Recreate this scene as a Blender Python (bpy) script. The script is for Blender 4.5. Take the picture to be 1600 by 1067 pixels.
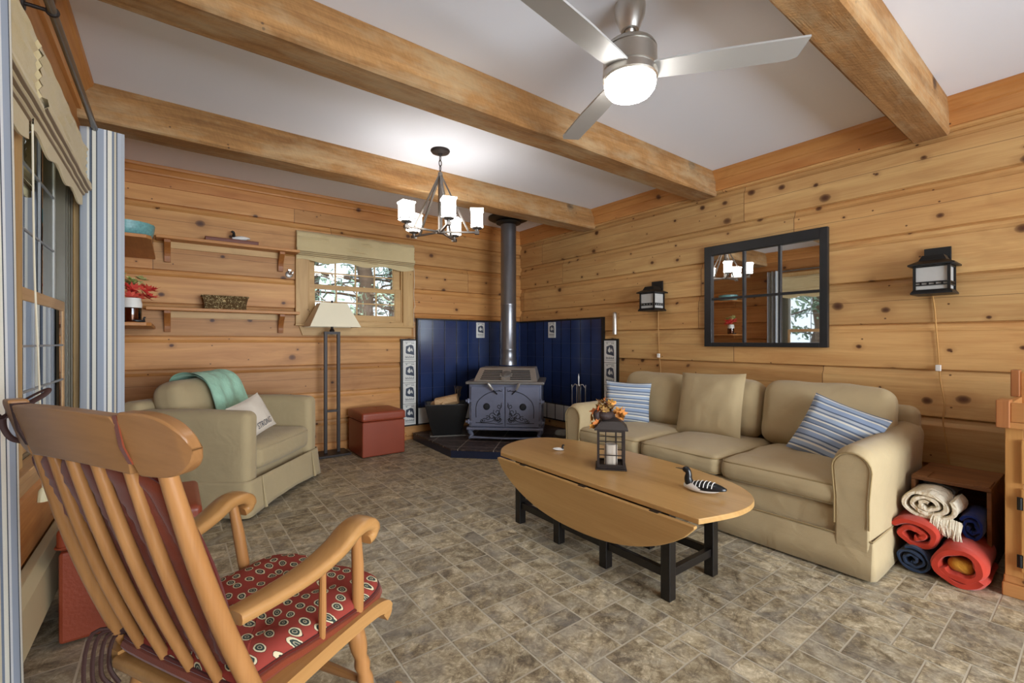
import bpy, math, random
from math import sin, cos, pi, radians, sqrt
from mathutils import Vector, Matrix, Euler, noise

S = 1.1                      # metres per unit used in the numbers below
C = bpy.context.scene.collection
sc = bpy.context.scene
for o in list(bpy.data.objects):
    bpy.data.objects.remove(o)

# ------------------------------------------------------------------ camera, world, exposure
YAW = 36.95
cd = bpy.data.cameras.new('camera'); cam = bpy.data.objects.new('camera', cd); C.objects.link(cam)
cam.location = Vector((-3.56, -4.554, 1.058)) * S
cam.rotation_euler = (radians(90), 0, radians(-YAW))
cd.sensor_width = 36.0; cd.lens = 36.0 * 706 / 1600; cd.clip_start = 0.05; cd.clip_end = 200
sc.camera = cam
sc.view_settings.view_transform = 'Standard'; sc.view_settings.look = 'None'
sc.view_settings.gamma = 1.0; sc.view_settings.use_curve_mapping = False
sc.view_settings.exposure = 0.55

w = bpy.data.worlds.new('world'); sc.world = w; w.use_nodes = True
bg = w.node_tree.nodes['Background']; bg.inputs[0].default_value = (0.80, 0.90, 1.0, 1); bg.inputs[1].default_value = 1.15

def area(name, loc, rot, sx, sy, power, col=(1, 1, 1)):
    l = bpy.data.lights.new(name, 'AREA'); l.shape = 'RECTANGLE'; l.size = sx * S; l.size_y = sy * S
    l.energy = power; l.color = col
    o = bpy.data.objects.new(name, l); C.objects.link(o); o.location = Vector(loc) * S; o.rotation_euler = rot
    return o
# daylight entering by the left and back windows, then an added fill light
area('daylight_left_window', (-5.1, -2.5, 3.3), (0, radians(-32), 0), 1.6, 3.0, 560, (.88, .94, 1))
area('daylight_back_window', (-2.07, 1.1, 2.9), (radians(-38), 0, 0), 1.4, .8, 120, (.90, .95, 1))
area('added_fill_light', (-2.0, -7.75, 1.15), (radians(90), 0, 0), 3.3, 2.1, 380, (.87, .93, 1))  # fill added behind the viewer, shining in by a made-up door

# ------------------------------------------------------------------ mesh helpers
class MB:
    def __init__(s): s.v = []; s.f = []; s.uv = {}; s.mi = {}
    def add(s, vs, fs, M=None, uv=None, mi=0):
        n = len(s.v)
        for p in vs:
            p = Vector(p)
            s.v.append(M @ p if M is not None else p)
        for k, f in enumerate(fs):
            if uv is not None: s.uv[len(s.f)] = [uv[i] for i in f]
            if mi: s.mi[len(s.f)] = mi
            s.f.append([i + n for i in f])
        return s
    def bx(s, x0, x1, y0, y1, z0, z1, M=None, mi=0):
        if x0 > x1: x0, x1 = x1, x0
        if y0 > y1: y0, y1 = y1, y0
        if z0 > z1: z0, z1 = z1, z0
        vs = [(x0,y0,z0),(x1,y0,z0),(x1,y1,z0),(x0,y1,z0),(x0,y0,z1),(x1,y0,z1),(x1,y1,z1),(x0,y1,z1)]
        return s.add(vs, [(0,3,2,1),(4,5,6,7),(0,1,5,4),(1,2,6,5),(2,3,7,6),(3,0,4,7)], M, mi=mi)
    def tube(s, pts, r, n=8, closed=False, flat=1.0):
        pts = [Vector(p) for p in pts]; m = len(pts)
        rs = r if isinstance(r, (list, tuple)) else [r] * m
        vs = []; up = None
        for i in range(m):
            a = pts[(i - 1) % m] if (i or closed) else pts[0]
            b = pts[(i + 1) % m] if (i < m - 1 or closed) else pts[-1]
            t = (b - a)
            t = t.normalized() if t.length > 1e-9 else Vector((0, 0, 1))
            if up is None:
                up = Vector((0, 0, 1)) if abs(t.z) < .9 else Vector((1, 0, 0))
            side = t.cross(up)
            if side.length < 1e-6: side = t.orthogonal()
            side.normalize(); up = side.cross(t).normalized()
            for k in range(n):
                an = 2 * pi * k / n
                vs.append(pts[i] + side * cos(an) * rs[i] + up * sin(an) * rs[i] * flat)
        fs = []
        for i in range(m if closed else m - 1):
            j = (i + 1) % m
            for k in range(n):
                l = (k + 1) % n
                fs.append((i*n+k, i*n+l, j*n+l, j*n+k))
        if not closed:
            fs.append(tuple(range(n - 1, -1, -1))); fs.append(tuple((m-1)*n + k for k in range(n)))
        return s.add(vs, fs)
    def cyl(s, a, b, r0, r1=None, n=20):
        return s.tube([a, b], [r0, r0 if r1 is None else r1], n)
    def lathe(s, prof, c=(0, 0, 0), n=28, M=None, sx=1, sy=1):
        vs = []; m = len(prof)
        for r, z in prof:
            for k in range(n):
                a = 2 * pi * k / n
                vs.append((c[0] + r*cos(a)*sx, c[1] + r*sin(a)*sy, c[2] + z))
        fs = []
        for i in range(m - 1):
            for k in range(n):
                l = (k + 1) % n
                fs.append((i*n+k, i*n+l, (i+1)*n+l, (i+1)*n+k))
        fs.append(tuple(range(n - 1, -1, -1))); fs.append(tuple((m-1)*n + k for k in range(n)))
        return s.add(vs, fs, M)
    def prism(s, poly, z0, z1, M=None):
        n = len(poly)
        ar = sum(poly[i][0]*poly[(i+1)%n][1] - poly[(i+1)%n][0]*poly[i][1] for i in range(n))
        if ar < 0: poly = poly[::-1]
        vs = [(x, y, z0) for x, y in poly] + [(x, y, z1) for x, y in poly]
        fs = [tuple(range(n - 1, -1, -1)), tuple(range(n, 2*n))]
        for i in range(n):
            j = (i + 1) % n
            fs.append((i, j, n + j, n + i))
        return s.add(vs, fs, M)
    def ball(s, c, r, n=14, M=None):
        r = r if isinstance(r, (list, tuple)) else (r, r, r)
        prof = []
        vs = []; h = max(6, n // 2)
        for i in range(h + 1):
            t = pi * i / h
            rr = max(sin(t), 1e-3)
            for k in range(n):
                a = 2 * pi * k / n
                vs.append((c[0] + r[0]*rr*cos(a), c[1] + r[1]*rr*sin(a), c[2] - r[2]*cos(t)))
        fs = []
        for i in range(h):
            for k in range(n):
                l = (k + 1) % n
                fs.append((i*n+k, i*n+l, (i+1)*n+l, (i+1)*n+k))
        return s.add(vs, fs, M)
    def grid(s, fn, nu, nv, M=None, closed_u=False, mi=0):
        vs = []; uv = []
        for j in range(nv + 1):
            for i in range(nu + 1):
                u, v = i / nu, j / nv
                vs.append(fn(u, v)); uv.append((u, v))
        fs = []
        for j in range(nv):
            for i in range(nu):
                a = j*(nu+1)+i
                fs.append((a, a+1, a+nu+2, a+nu+1))
        return s.add(vs, fs, M, uv, mi)
    def softbox(s, c, size, r, puff=(0, 0, 0), n=12, M=None, wob=0, seed=0):
        H = [q / 2 for q in size]
        r = min(r, min(H) * .99)
        def axis(h):
            k = 3; e = [h - r + r * (1 - cos(pi/2 * i / k)) * 1.0 for i in range(k + 1)]
            e = [h - r + r * i / k for i in range(k + 1)]
            mid = [(-(h - r)) + 2*(h - r) * i / n for i in range(n + 1)]
            return [-q for q in e[::-1]][:-1] + mid + e[1:]
        ax = [axis(h) for h in H]
        idx = {}; vs = []; fs = []
        def V(p):
            key = tuple(round(q, 6) for q in p)
            if key in idx: return idx[key]
            q = Vector(p); inner = Vector([max(-(H[i]-r), min(H[i]-r, q[i])) for i in range(3)])
            d = q - inner
            m = max(abs(t) for t in d)
            if d.length > 1e-9: q = inner + d.normalized() * m
            f = [1 - min(1, abs(q[i] / H[i]))**2 for i in range(3)]
            q = Vector((q.x + puff[0]*f[1]*f[2]*(q.x/H[0]), q.y + puff[1]*f[0]*f[2]*(q.y/H[1]), q.z + puff[2]*f[0]*f[1]*(q.z/H[2])))
            if wob:
                q += noise.noise_vector(q * 5 + Vector((seed*3.1, seed, 0))) * wob + noise.noise_vector(q * 13 + Vector((seed, 7, 0))) * wob * .4
            idx[key] = len(vs); vs.append(q + Vector(c)); return idx[key]
        for a in range(3):
            b, d = (a + 1) % 3, (a + 2) % 3
            for sg in (-1, 1):
                for i in range(len(ax[b]) - 1):
                    for j in range(len(ax[d]) - 1):
                        q = []
                        for (ii, jj) in ((i, j), (i+1, j), (i+1, j+1), (i, j+1)):
                            p = [0, 0, 0]; p[a] = sg * H[a]; p[b] = ax[b][ii]; p[d] = ax[d][jj]; q.append(V(p))
                        if sg < 0: q = q[::-1]
                        if len(set(q)) > 2: fs.append(tuple(dict.fromkeys(q)))
        return s.add(vs, fs, M)
    def pillow(s, w, h, t, n=18, pinch=.07, M=None, wob=.004, seed=0, p=.42):
        for sg in (1, -1):
            def fn(u, v):
                a, b = 2*u - 1, 2*v - 1
                x = w/2 * a * (1 - pinch * (1 - b*b)); y = h/2 * b * (1 - pinch * (1 - a*a))
                z = sg * t/2 * (max(0, (1 - a*a)) * max(0, (1 - b*b)))**p
                q = Vector((x, y, z))
                if abs(a) < .999 and abs(b) < .999:
                    q.z += sg * (noise.noise(Vector((x*9 + seed, y*9, sg*3))) * wob * 2 + noise.noise(Vector((x*25 + seed, y*25, sg))) * wob)
                return q
            k = len(s.f)
            s.grid(fn, n, n, M)
            if sg < 0:
                for i in range(k, len(s.f)):
                    s.f[i] = s.f[i][::-1]; s.uv[i] = s.uv[i][::-1]
        return s

def build(name, mb, mat, parent=None, loc=(0, 0, 0), rot=(0, 0, 0), smooth=35, bevel=0, sub=0, label=None):
    me = bpy.data.meshes.new(name)
    me.from_pydata([tuple(v * S) for v in mb.v], [], mb.f)
    mats = mat if isinstance(mat, (list, tuple)) else [mat]
    for m in mats: me.materials.append(m)
    if mb.uv:
        ul = me.uv_layers.new(name='UVMap')
        for p in me.polygons:
            if p.index in mb.uv:
                for li, q in zip(p.loop_indices, mb.uv[p.index]): ul.data[li].uv = q
    for i, m in mb.mi.items(): me.polygons[i].material_index = m
    me.validate()
    if smooth:
        me.polygons.foreach_set('use_smooth', [True] * len(me.polygons))
        if smooth < 180:
            try: me.set_sharp_from_angle(angle=radians(smooth))
            except Exception: pass
    o = bpy.data.objects.new(name, me); C.objects.link(o)
    o.location = Vector(loc) * S; o.rotation_euler = rot
    if parent: o.parent = parent
    if bevel:
        b = o.modifiers.new('bevel', 'BEVEL'); b.width = bevel * S; b.segments = 2; b.limit_method = 'ANGLE'; b.angle_limit = radians(40)
    if sub:
        b = o.modifiers.new('sub', 'SUBSURF'); b.levels = sub; b.render_levels = sub
    if label: o['label'] = label
    return o
def thing(name, label, cat, loc=(0, 0, 0), rz=0, group=None):
    o = bpy.data.objects.new(name, None); C.objects.link(o); o.empty_display_size = .1
    o.location = Vector(loc) * S; o.rotation_euler = (0, 0, rz); o['label'] = label; o['category'] = cat
    if group: o['group'] = group
    return o
def tag(o, label, cat, group=None):
    o['label'] = label; o['category'] = cat
    if group: o['group'] = group
    return o
def struct(o, label=None):
    o['kind'] = 'structure'
    if label: o['label'] = label
    return o
def arc(cx, cy, r, a0, a1, n, ry=None):
    return [(cx + r*cos(radians(a0 + (a1-a0)*i/n)), cy + (ry or r)*sin(radians(a0 + (a1-a0)*i/n))) for i in range(n + 1)]
def rrect(w, h, r, n=4):
    p = []
    for cx, cy, a in ((w/2-r, h/2-r, 0), (-w/2+r, h/2-r, 90), (-w/2+r, -h/2+r, 180), (w/2-r, -h/2+r, 270)):
        p += arc(cx, cy, r, a, a + 90, n)
    return p
def smoothpath(pts, n=6, closed=False):
    P = [Vector(p) for p in pts]; m = len(P); out = []
    rng = range(m if closed else m - 1)
    for i in rng:
        p0 = P[(i-1) % m] if (closed or i > 0) else P[i]; p1 = P[i]; p2 = P[(i+1) % m]
        p3 = P[(i+2) % m] if (closed or i + 2 < m) else p2
        for k in range(n):
            t = k / n
            out.append(.5*((2*p1) + (p2-p0)*t + (2*p0-5*p1+4*p2-p3)*t*t + (3*p1-p0-3*p2+p3)*t**3))
    if not closed: out.append(P[-1])
    return out

# ------------------------------------------------------------------ materials
def face(az, tilt, roll=0):       # pillow normal towards azimuth az (deg), leaning back by tilt
    Rm = Matrix.Rotation(radians(az), 3, 'Z') @ Matrix.Rotation(radians(90 - tilt), 3, 'Y') @ Matrix.Rotation(radians(90 + roll), 3, 'Z')
    return Rm.to_euler()
class NT:
    def __init__(s, name):
        s.m = bpy.data.materials.new(name); s.m.use_nodes = True; s.t = s.m.node_tree; s.n = s.t.nodes
        s.b = s.n['Principled BSDF']; s.out = s.n['Material Output']
    def node(s, typ, **kw):
        n = s.n.new(typ)
        for k, v in kw.items(): setattr(n, k, v)
        return n
    def link(s, a, b): s.t.links.new(a, b)
    def put(s, sock, v):
        if hasattr(v, 'is_output') or isinstance(v, bpy.types.NodeSocket): s.link(v, sock)
        else: sock.default_value = v
    def math(s, op, a, b=0.0, c=None):
        n = s.node('ShaderNodeMath', operation=op); s.put(n.inputs[0], a); s.put(n.inputs[1], b)
        if c is not None: s.put(n.inputs[2], c)
        return n.outputs[0]
    def coords(s, kind='Object'):
        t = s.node('ShaderNodeTexCoord'); v = s.node('ShaderNodeVectorMath', operation='SCALE')
        s.link(t.outputs[kind], v.inputs[0]); v.inputs['Scale'].default_value = 1 / S if kind == 'Object' else 1
        return v.outputs[0]
    def sep(s, v):
        n = s.node('ShaderNodeSeparateXYZ'); s.link(v, n.inputs[0]); return n.outputs
    def comb(s, x, y, z=0.0):
        n = s.node('ShaderNodeCombineXYZ'); s.put(n.inputs[0], x); s.put(n.inputs[1], y); s.put(n.inputs[2], z); return n.outputs[0]
    def noise(s, v, scale=5, detail=3, rough=.5, dist=0.0):
        n = s.node('ShaderNodeTexNoise'); s.put(n.inputs['Vector'], v); n.inputs['Scale'].default_value = scale
        n.inputs['Detail'].default_value = detail; n.inputs['Roughness'].default_value = rough; n.inputs['Distortion'].default_value = dist
        return n.outputs['Fac']
    def white(s, v):
        n = s.node('ShaderNodeTexWhiteNoise', noise_dimensions='3D'); s.put(n.inputs['Vector'], v); return n.outputs
    def voro(s, v, scale=1, rnd=1.0):
        n = s.node('ShaderNodeTexVoronoi', voronoi_dimensions='2D'); s.put(n.inputs['Vector'], v); n.inputs['Scale'].default_value = scale
        n.inputs['Randomness'].default_value = rnd; return n.outputs
    def ramp(s, f, stops, const=False):
        n = s.node('ShaderNodeValToRGB'); s.put(n.inputs[0], f); r = n.color_ramp
        if const: r.interpolation = 'CONSTANT'
        while len(r.elements) < len(stops): r.elements.new(.5)
        for e, (p, c) in zip(r.elements, stops):
            e.position = p; e.color = (c[0], c[1], c[2], 1) if isinstance(c, (tuple, list)) else (c, c, c, 1)
        return n.outputs[0]
    def mix(s, f, a, b, mode='MIX'):
        n = s.node('ShaderNodeMix', data_type='RGBA', blend_type=mode); s.put(n.inputs[0], f)
        for k, v in ((6, a), (7, b)):
            if isinstance(v, (tuple, list)): v = (v[0], v[1], v[2], 1)
            s.put(n.inputs[k], v)
        return n.outputs[2]
    def bump(s, h, strength=.3, dist=.01):
        n = s.node('ShaderNodeBump'); s.put(n.inputs['Height'], h); n.inputs['Strength'].default_value = strength
        n.inputs['Distance'].default_value = dist; s.link(n.outputs[0], s.b.inputs['Normal'])
    def done(s, col=None, rough=None, metal=None, spec=None, **kw):
        if col is not None:
            if isinstance(col, (tuple, list)): col = (col[0], col[1], col[2], 1)
            s.put(s.b.inputs['Base Color'], col)
        if rough is not None: s.put(s.b.inputs['Roughness'], rough)
        if metal is not None: s.b.inputs['Metallic'].default_value = metal
        if spec is not None: s.b.inputs['Specular IOR Level'].default_value = spec
        for k, v in kw.items(): s.put(s.b.inputs[k], v)
        return s.m
def lin(h):
    h = h.lstrip('#'); r = [int(h[i:i+2], 16)/255 for i in (0, 2, 4)]
    return tuple(q/12.92 if q <= .04045 else ((q+.055)/1.055)**2.4 for q in r)
def mul(c, k): return tuple(min(1, q*k) for q in c)

def plain(name, hexc, rough=.5, metal=0, var=.12, scale=8, bump=0, bscale=60, spec=.5):
    t = NT(name); v = t.coords(); c = lin(hexc)
    f = t.noise(v, scale, 4)
    col = t.mix(f, mul(c, 1 - var), mul(c, 1 + var))
    if bump: t.bump(t.noise(v, bscale, 3), bump, .004)
    return t.done(col, rough, metal, spec)

def wood(name, c1, c2, axis='X', rough=.45, grain=1.0, bump=.15, knots=0.0, boards=None, spec=.4, dark='#4a2512', kscale=1.0, seam=None, along_len=2.6, bvar=.25, rough_sawn=False):
    t = NT(name); x, y, z = t.sep(t.coords())
    if axis == 'X': al, a1, a2 = x, z, y
    elif axis == 'Y': al, a1, a2 = y, z, x
    else: al, a1, a2 = z, x, y
    c1, c2 = lin(c1), lin(c2)
    off = 0.0; r1 = None
    if boards:                      # boards = (pitch, z0)
        bi = t.math('FLOOR', t.math('DIVIDE', t.math('SUBTRACT', a1, boards[1]), boards[0]))
        r1 = t.white(t.comb(bi, 3.0, 7.0))[0]
        sh = t.math('DIVIDE', t.math('MULTIPLY_ADD', r1, 9.0, al), along_len)
        ci = t.math('FLOOR', sh)
        wn = t.white(t.comb(bi, ci, 1.0)); r2 = wn[0]
        off = t.math('MULTIPLY', r2, 40.0)
    al2 = t.math('ADD', al, off)
    cr = t.math('ADD', a1, a2)
    vec = t.comb(t.math('MULTIPLY', al2, 1.1*grain), t.math('MULTIPLY', cr, 16*grain), t.math('MULTIPLY', a2, 9*grain))
    g = t.noise(vec, 1.0, 5, .6, .9)
    fine = t.noise(t.comb(t.math('MULTIPLY', al2, 5), t.math('MULTIPLY', cr, 170), t.math('MULTIPLY', a2, 80)), 1.0, 2)
    blotch = t.noise(t.comb(al2, t.math('MULTIPLY', cr, 2.5), a2), 1.3, 2)
    f = t.math('MULTIPLY_ADD', fine, .25, t.math('MULTIPLY_ADD', g, .9, t.math('MULTIPLY', blotch, .35)))
    f = t.math('SUBTRACT', f, .25)
    col = t.ramp(f, [(.22, c2), (.5, tuple((p+q)/2 for p, q in zip(c1, c2))), (.78, c1)])
    h = t.math('MULTIPLY', fine, .3)
    if knots:
        dvec = t.comb(t.math('MULTIPLY', al2, 4.3*kscale), t.math('MULTIPLY', a1, 5.4*kscale))
        nz = t.math('MULTIPLY', t.math('SUBTRACT', t.noise(t.comb(al2, a1, 0), 22, 2), .5), .05)
        vo = t.voro(dvec, 1.0, 1.0)
        d = t.math('ADD', vo['Distance'], nz)
        cs = t.sep(vo['Color'])
        size = t.math('MULTIPLY_ADD', t.math('POWER', cs[1], 2.0), .13, .035)
        dn = t.math('DIVIDE', d, size)
        on = t.math('LESS_THAN', cs[0], knots)
        k1 = t.math('MULTIPLY', t.ramp(dn, [(0, 1.0), (.45, .9), (.8, .55), (1.0, 0.0)]), on)
        halo = t.math('MULTIPLY', t.math('MULTIPLY', t.ramp(t.math('DIVIDE', dn, 2.6), [(.3, 1.0), (1.0, 0.0)]), on), .45)
        col = t.mix(halo, col, mul(c2, .72))
        col = t.mix(k1, col, lin(dark))
        vo2 = t.voro(t.comb(t.math('MULTIPLY', al2, 7.0), t.math('MULTIPLY', a1, 8.4)), 1.0, 1.0); c2s = t.sep(vo2['Color'])
        k2 = t.math('MULTIPLY', t.ramp(t.math('DIVIDE', vo2['Distance'], .05), [(0, 1.0), (.6, .8), (1.0, 0.0)]), t.math('LESS_THAN', c2s[0], knots*.45))
        col = t.mix(k2, col, lin(dark))
        fl = t.noise(t.comb(t.math('MULTIPLY', al2, .9), t.math('MULTIPLY', cr, 3.2), 4.0), 1.0, 4, .65, 1.2)
        col = t.mix(t.math('MULTIPLY', t.ramp(fl, [(.52, 0.0), (.66, 1.0)]), .35), col, mul(c2, .72))
    if boards:
        bc = t.ramp(r2, [(0, (1 - bvar,)*3), (1, (1 + bvar*.3,)*3)])
        col = t.mix(1.0, col, bc, 'MULTIPLY')
        hue = t.ramp(wn[1] if False else t.white(t.comb(bi, ci, 5.0))[0], [(0, (1.0, .93, .86)), (1, (1.0, 1.02, 1.03))])
        col = t.mix(1.0, col, hue, 'MULTIPLY')
        fr = t.math('FRACT', sh)
        joint = t.math('LESS_THAN', fr, .0032/along_len*1.3)
        fz = t.math('FRACT', t.math('DIVIDE', t.math('SUBTRACT', a1, boards[1]), boards[0]))
        wav = t.math('MULTIPLY', t.math('SUBTRACT', t.noise(t.comb(al2, 0.0, 0.0), 1.2, 3), .5), .12)
        crack = t.math('LESS_THAN', t.math('ABSOLUTE', t.math('SUBTRACT', t.math('ADD', fz, wav), .52)), .0055)
        crack = t.math('MULTIPLY', crack, t.math('GREATER_THAN', t.white(t.comb(bi, ci, 9.0))[0], .5))
        dk = t.math('MAXIMUM', joint, t.math('MULTIPLY', crack, .8))
        col = t.mix(t.math('MULTIPLY', dk, .8), col, mul(lin(dark), .8))
        h = t.math('SUBTRACT', h, dk)
    if rough_sawn:
        sw = t.noise(t.comb(t.math('MULTIPLY_ADD', al, 70, t.math('MULTIPLY', cr, 35)), t.math('MULTIPLY', cr, 26), t.math('MULTIPLY', a2, 26)), 1.0, 4, .75)
        bl = t.noise(t.comb(al, t.math('MULTIPLY', a1, 3), t.math('MULTIPLY', a2, 3)), 2.2, 4, .7)
        col = t.mix(t.math('MULTIPLY', t.ramp(sw, [(.38, 1.0), (.60, 0.0)]), .20), col, mul(c2, .6))
        col = t.mix(t.math('MULTIPLY', t.ramp(bl, [(.45, 0.0), (.65, 1.0)]), .5), col, lin('#b5a07c'))
        h = t.math('ADD', h, sw)
    t.bump(h, bump, .004)
    return t.done(col, rough, 0, spec)

def fabric(name, c, var=.10, weave=420, wrinkle=.25, rough=.95, wscale=7):
    t = NT(name); v = t.coords(); c = lin(c)
    f = t.noise(v, 6, 4, .6)
    f2 = t.noise(v, weave, 1)
    col = t.mix(t.math('MULTIPLY_ADD', f, .7, t.math('MULTIPLY', f2, .3)), mul(c, 1 - var*1.6), mul(c, 1 + var))
    wr = t.noise(v, wscale, 3, .45, .6)
    t.bump(t.math('MULTIPLY_ADD', f2, .06, wr), wrinkle, .03)
    return t.done(col, rough, 0, .15, **{'Sheen Weight': .15})

def stripes(name, stops, coord, axis=0, rep=1.0, rough=.9, bump=.05):
    t = NT(name); v = t.coords(coord); c = t.sep(v)[axis]
    f = t.math('FRACT', t.math('MULTIPLY_ADD', c, rep, 10.0))
    col = t.ramp(f, [(p, lin(h)) for p, h in stops], True)
    n2 = t.noise(t.coords(), 300, 1)
    col = t.mix(t.math('MULTIPLY', n2, .25), col, (.35, .36, .38))
    t.bump(n2, bump, .002)
    return t.done(col, rough, 0, .15)

def glow(name, col, strength):
    t = NT(name); t.b.inputs['Emission Color'].default_value = (*col, 1); t.b.inputs['Emission Strength'].default_value = strength
    return t.done((.9, .9, .9), .4)
def glassmat(name, rough=0.0, tint=(1, 1, 1), refl=1.0):
    t = NT(name); tr = t.node('ShaderNodeBsdfTransparent'); tr.inputs[0].default_value = (*tint, 1)
    gl = t.node('ShaderNodeBsdfGlossy'); gl.inputs['Roughness'].default_value = rough
    fr = t.node('ShaderNodeFresnel'); fr.inputs[0].default_value = 1.5
    mx = t.node('ShaderNodeMixShader'); t.link(t.math('MINIMUM', t.math('MULTIPLY', fr.outputs[0], refl), 1.0), mx.inputs[0])
    t.link(tr.outputs[0], mx.inputs[1]); t.link(gl.outputs[0], mx.inputs[2]); t.link(mx.outputs[0], t.out.inputs[0])
    return t.m

M = {}
M['ceiling'] = plain('ceiling_paint', '#edf1fb', .9, var=.015, scale=2, bump=.05, bscale=40)
M['wall_b'] = wood('pine_back', '#dba667', '#ad733c', 'X', .5, 1, .2, .30, (.265, .04), along_len=2.9, bvar=.22)
M['wall_r'] = wood('pine_right', '#dfb87c', '#b98650', 'Y', .5, 1, .2, .5, (.275, .067), along_len=2.4, bvar=.18)
M['trim_b'] = wood('pine_trim_x', '#d39757', '#ad6c33', 'X', .45, 1, .1, .2)
M['trim_r'] = wood('pine_trim_y', '#d39b5c', '#b07038', 'Y', .45, 1, .1, .25)
M['beam'] = wood('rough_beam', '#ba8a54', '#76502b', 'X', .85, 1.3, .9, .16, dark='#4c3220', kscale=.6, rough_sawn=True)
M['casing'] = wood('window_casing', '#d2ae78', '#b58d57', 'Z', .5, .8, .08, .12, kscale=1.5)
M['casing_x'] = wood('window_casing_x', '#d2ae78', '#b88f58', 'X', .5, .8, .08, .12, kscale=1.5)
M['casing_y'] = wood('window_casing_y', '#cfa878', '#ad8255', 'Y', .5, .8, .08, .12, kscale=1.5)
M['shelf'] = wood('shelf_pine', '#cf9452', '#a86a32', 'X', .45, 1, .1, .15)
M['shelf_y'] = wood('shelf_pine_y', '#c58a50', '#9c6030', 'Y', .45, 1, .1, .15)
M['bracket'] = wood('bracket_pine', '#b0743c', '#8a5127', 'Z', .45, 1, .1, 0)
M['oak'] = wood('oak_table', '#c89f66', '#b0864f', 'Y', .28, .9, .05, 0, bvar=.1)
M['oak_edge'] = plain('oak_edge', '#b98548', .4)
M['black_wood'] = plain('black_painted_wood', '#15110f', .35, var=.3, scale=20, bump=.05)
M['maple'] = wood('rocker_maple', '#b98450', '#996738', 'Z', .33, 1.0, .05, 0)
M['maple_x'] = wood('rocker_maple_crest', '#ab7b4c', '#8b6038', 'X', .35, 1.0, .06, 0)
M['maple_y'] = wood('rocker_maple_arm', '#be8f58', '#a0713f', 'Y', .3, 1.0, .05, 0)
M['crate'] = wood('crate_wood', '#94633a', '#5f3a1e', 'Y', .6, 1, .3, .25)
M['hutch'] = wood('hutch_pine', '#cf9c5e', '#b57d42', 'Z', .4, .8, .05, .3, kscale=1.2)
M['hutch_y'] = wood('hutch_pine_y', '#c9935a', '#ad7440', 'Y', .4, .8, .05, .2, kscale=1.2)
M['bronze'] = plain('dark_bronze', '#2b2320', .45, .3, scale=30)
M['black_metal'] = plain('black_metal', '#121314', .45, .2, scale=30)
M['nickel'] = plain('brushed_nickel', '#d2cfc9', .36, 1, var=.05, scale=40)
M['steel_dark'] = plain('dark_steel', '#827d78', .35, .9, var=.1, scale=30)
M['pipe'] = plain('stove_pipe_metal', '#808084', .32, .85, var=.18, scale=6)
M['iron'] = plain('stove_iron', '#767b90', .42, .35, var=.14, scale=14, bump=.25, bscale=120)
M['iron_top'] = plain('stove_top_iron', '#77736f', .4, .4, var=.15, scale=14, bump=.2, bscale=120)
M['iron_light'] = plain('stove_grille', '#b4aea6', .38, .6, var=.1, scale=14)
M['iron_dark'] = plain('stove_dark', '#191b20', .6, .2)
M['cream'] = plain('cream_enamel', '#cfc39c', .5, var=.04)
M['white'] = plain('white_plastic', '#e6e3dc', .5, var=.03)
M['white_tile'] = plain('white_glazed_tile', '#dcdbd5', .15, var=.04, scale=12)
M['ink'] = plain('tile_ink', '#3c4453', .3, var=.3, scale=90)
M['black_trim'] = plain('black_trim', '#100f10', .4)
M['leather'] = plain('red_leather', '#8e4028', .38, var=.07, scale=9, bump=.25, bscale=90)
M['tan'] = fabric('tan_slipcover', '#b5a17c', .07, wrinkle=.35)
M['tan_dark'] = fabric('tan_piping', '#9a845c', .05, wrinkle=.1)
M['armchair'] = fabric('armchair_slipcover', '#b09d79', .07, wrinkle=.35)
M['mint'] = fabric('mint_throw', '#a3cdb4', .06, wrinkle=.5, wscale=16)
M['canvas'] = fabric('canvas_pillow', '#d9cdbd', .05, wrinkle=.3)
M['rust'] = fabric('rust_cloth', '#7d3a24', .10, wrinkle=.3, wscale=5)
M['rust_dark'] = fabric('rust_piping', '#5a1f16', .08, wrinkle=.1)
M['redblanket'] = fabric('red_fleece', '#b53a28', .08, wrinkle=.35)
M['navyblanket'] = fabric('navy_fleece', '#2b3850', .10, wrinkle=.4)
M['blueblanket'] = fabric('royal_blue_fleece', '#1c2f72', .10, wrinkle=.4)
M['greyblanket'] = fabric('grey_fleece', '#4c4d52', .10, wrinkle=.4)
M['creamknit'] = fabric('cream_knit', '#ddd2bb', .08, weave=160, wrinkle=.6, wscale=30)
M['yellow'] = fabric('yellow_fleece', '#cf9436', .12, wrinkle=.5, wscale=18)
M['burlap'] = fabric('burlap_shade', '#d0bd92', .10, weave=200, wrinkle=.2, wscale=14)
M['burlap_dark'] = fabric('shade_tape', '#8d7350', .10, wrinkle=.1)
M['lampshade'] = fabric('lamp_shade_linen', '#f0e6cb', .03, wrinkle=.05)
M['string'] = plain('string', '#d8cfb8', .9)
M['ribbon'] = plain('brown_ribbon', '#3a1c14', .7)
M['cord'] = plain('tan_cord', '#b98a4c', .6)
M['glass'] = glassmat('window_glass', 0.0, (.97, .98, .98), 2.0)
M['glass_jar'] = glassmat('jar_glass', .05, (.8, .6, .5), 1.5)
M['mirror'] = NT('mirror_glass').done((.86, .87, .86), .015, 1.0)
M['bulbglass'] = glow('lit_shade', (1, .95, .88), 6.5)
M['dome'] = glow('lit_dome', (1, .97, .93), 24.0)
M['frost'] = plain('frosted_glass', '#b9b8b4', .3, var=.08, scale=30)
M['bowl'] = plain('teal_glaze', '#6b9fa0', .4, var=.5, scale=70)
M['duck_dark'] = plain('duck_dark', '#14171a', .3)
M['duck_white'] = plain('duck_white', '#e3e1dc', .4)
M['bark'] = plain('bark', '#56493c', .95, var=.3, scale=12, bump=.8, bscale=30)
M['snow'] = plain('ground', '#c9ced2', .95, var=.12, scale=2)
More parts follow.
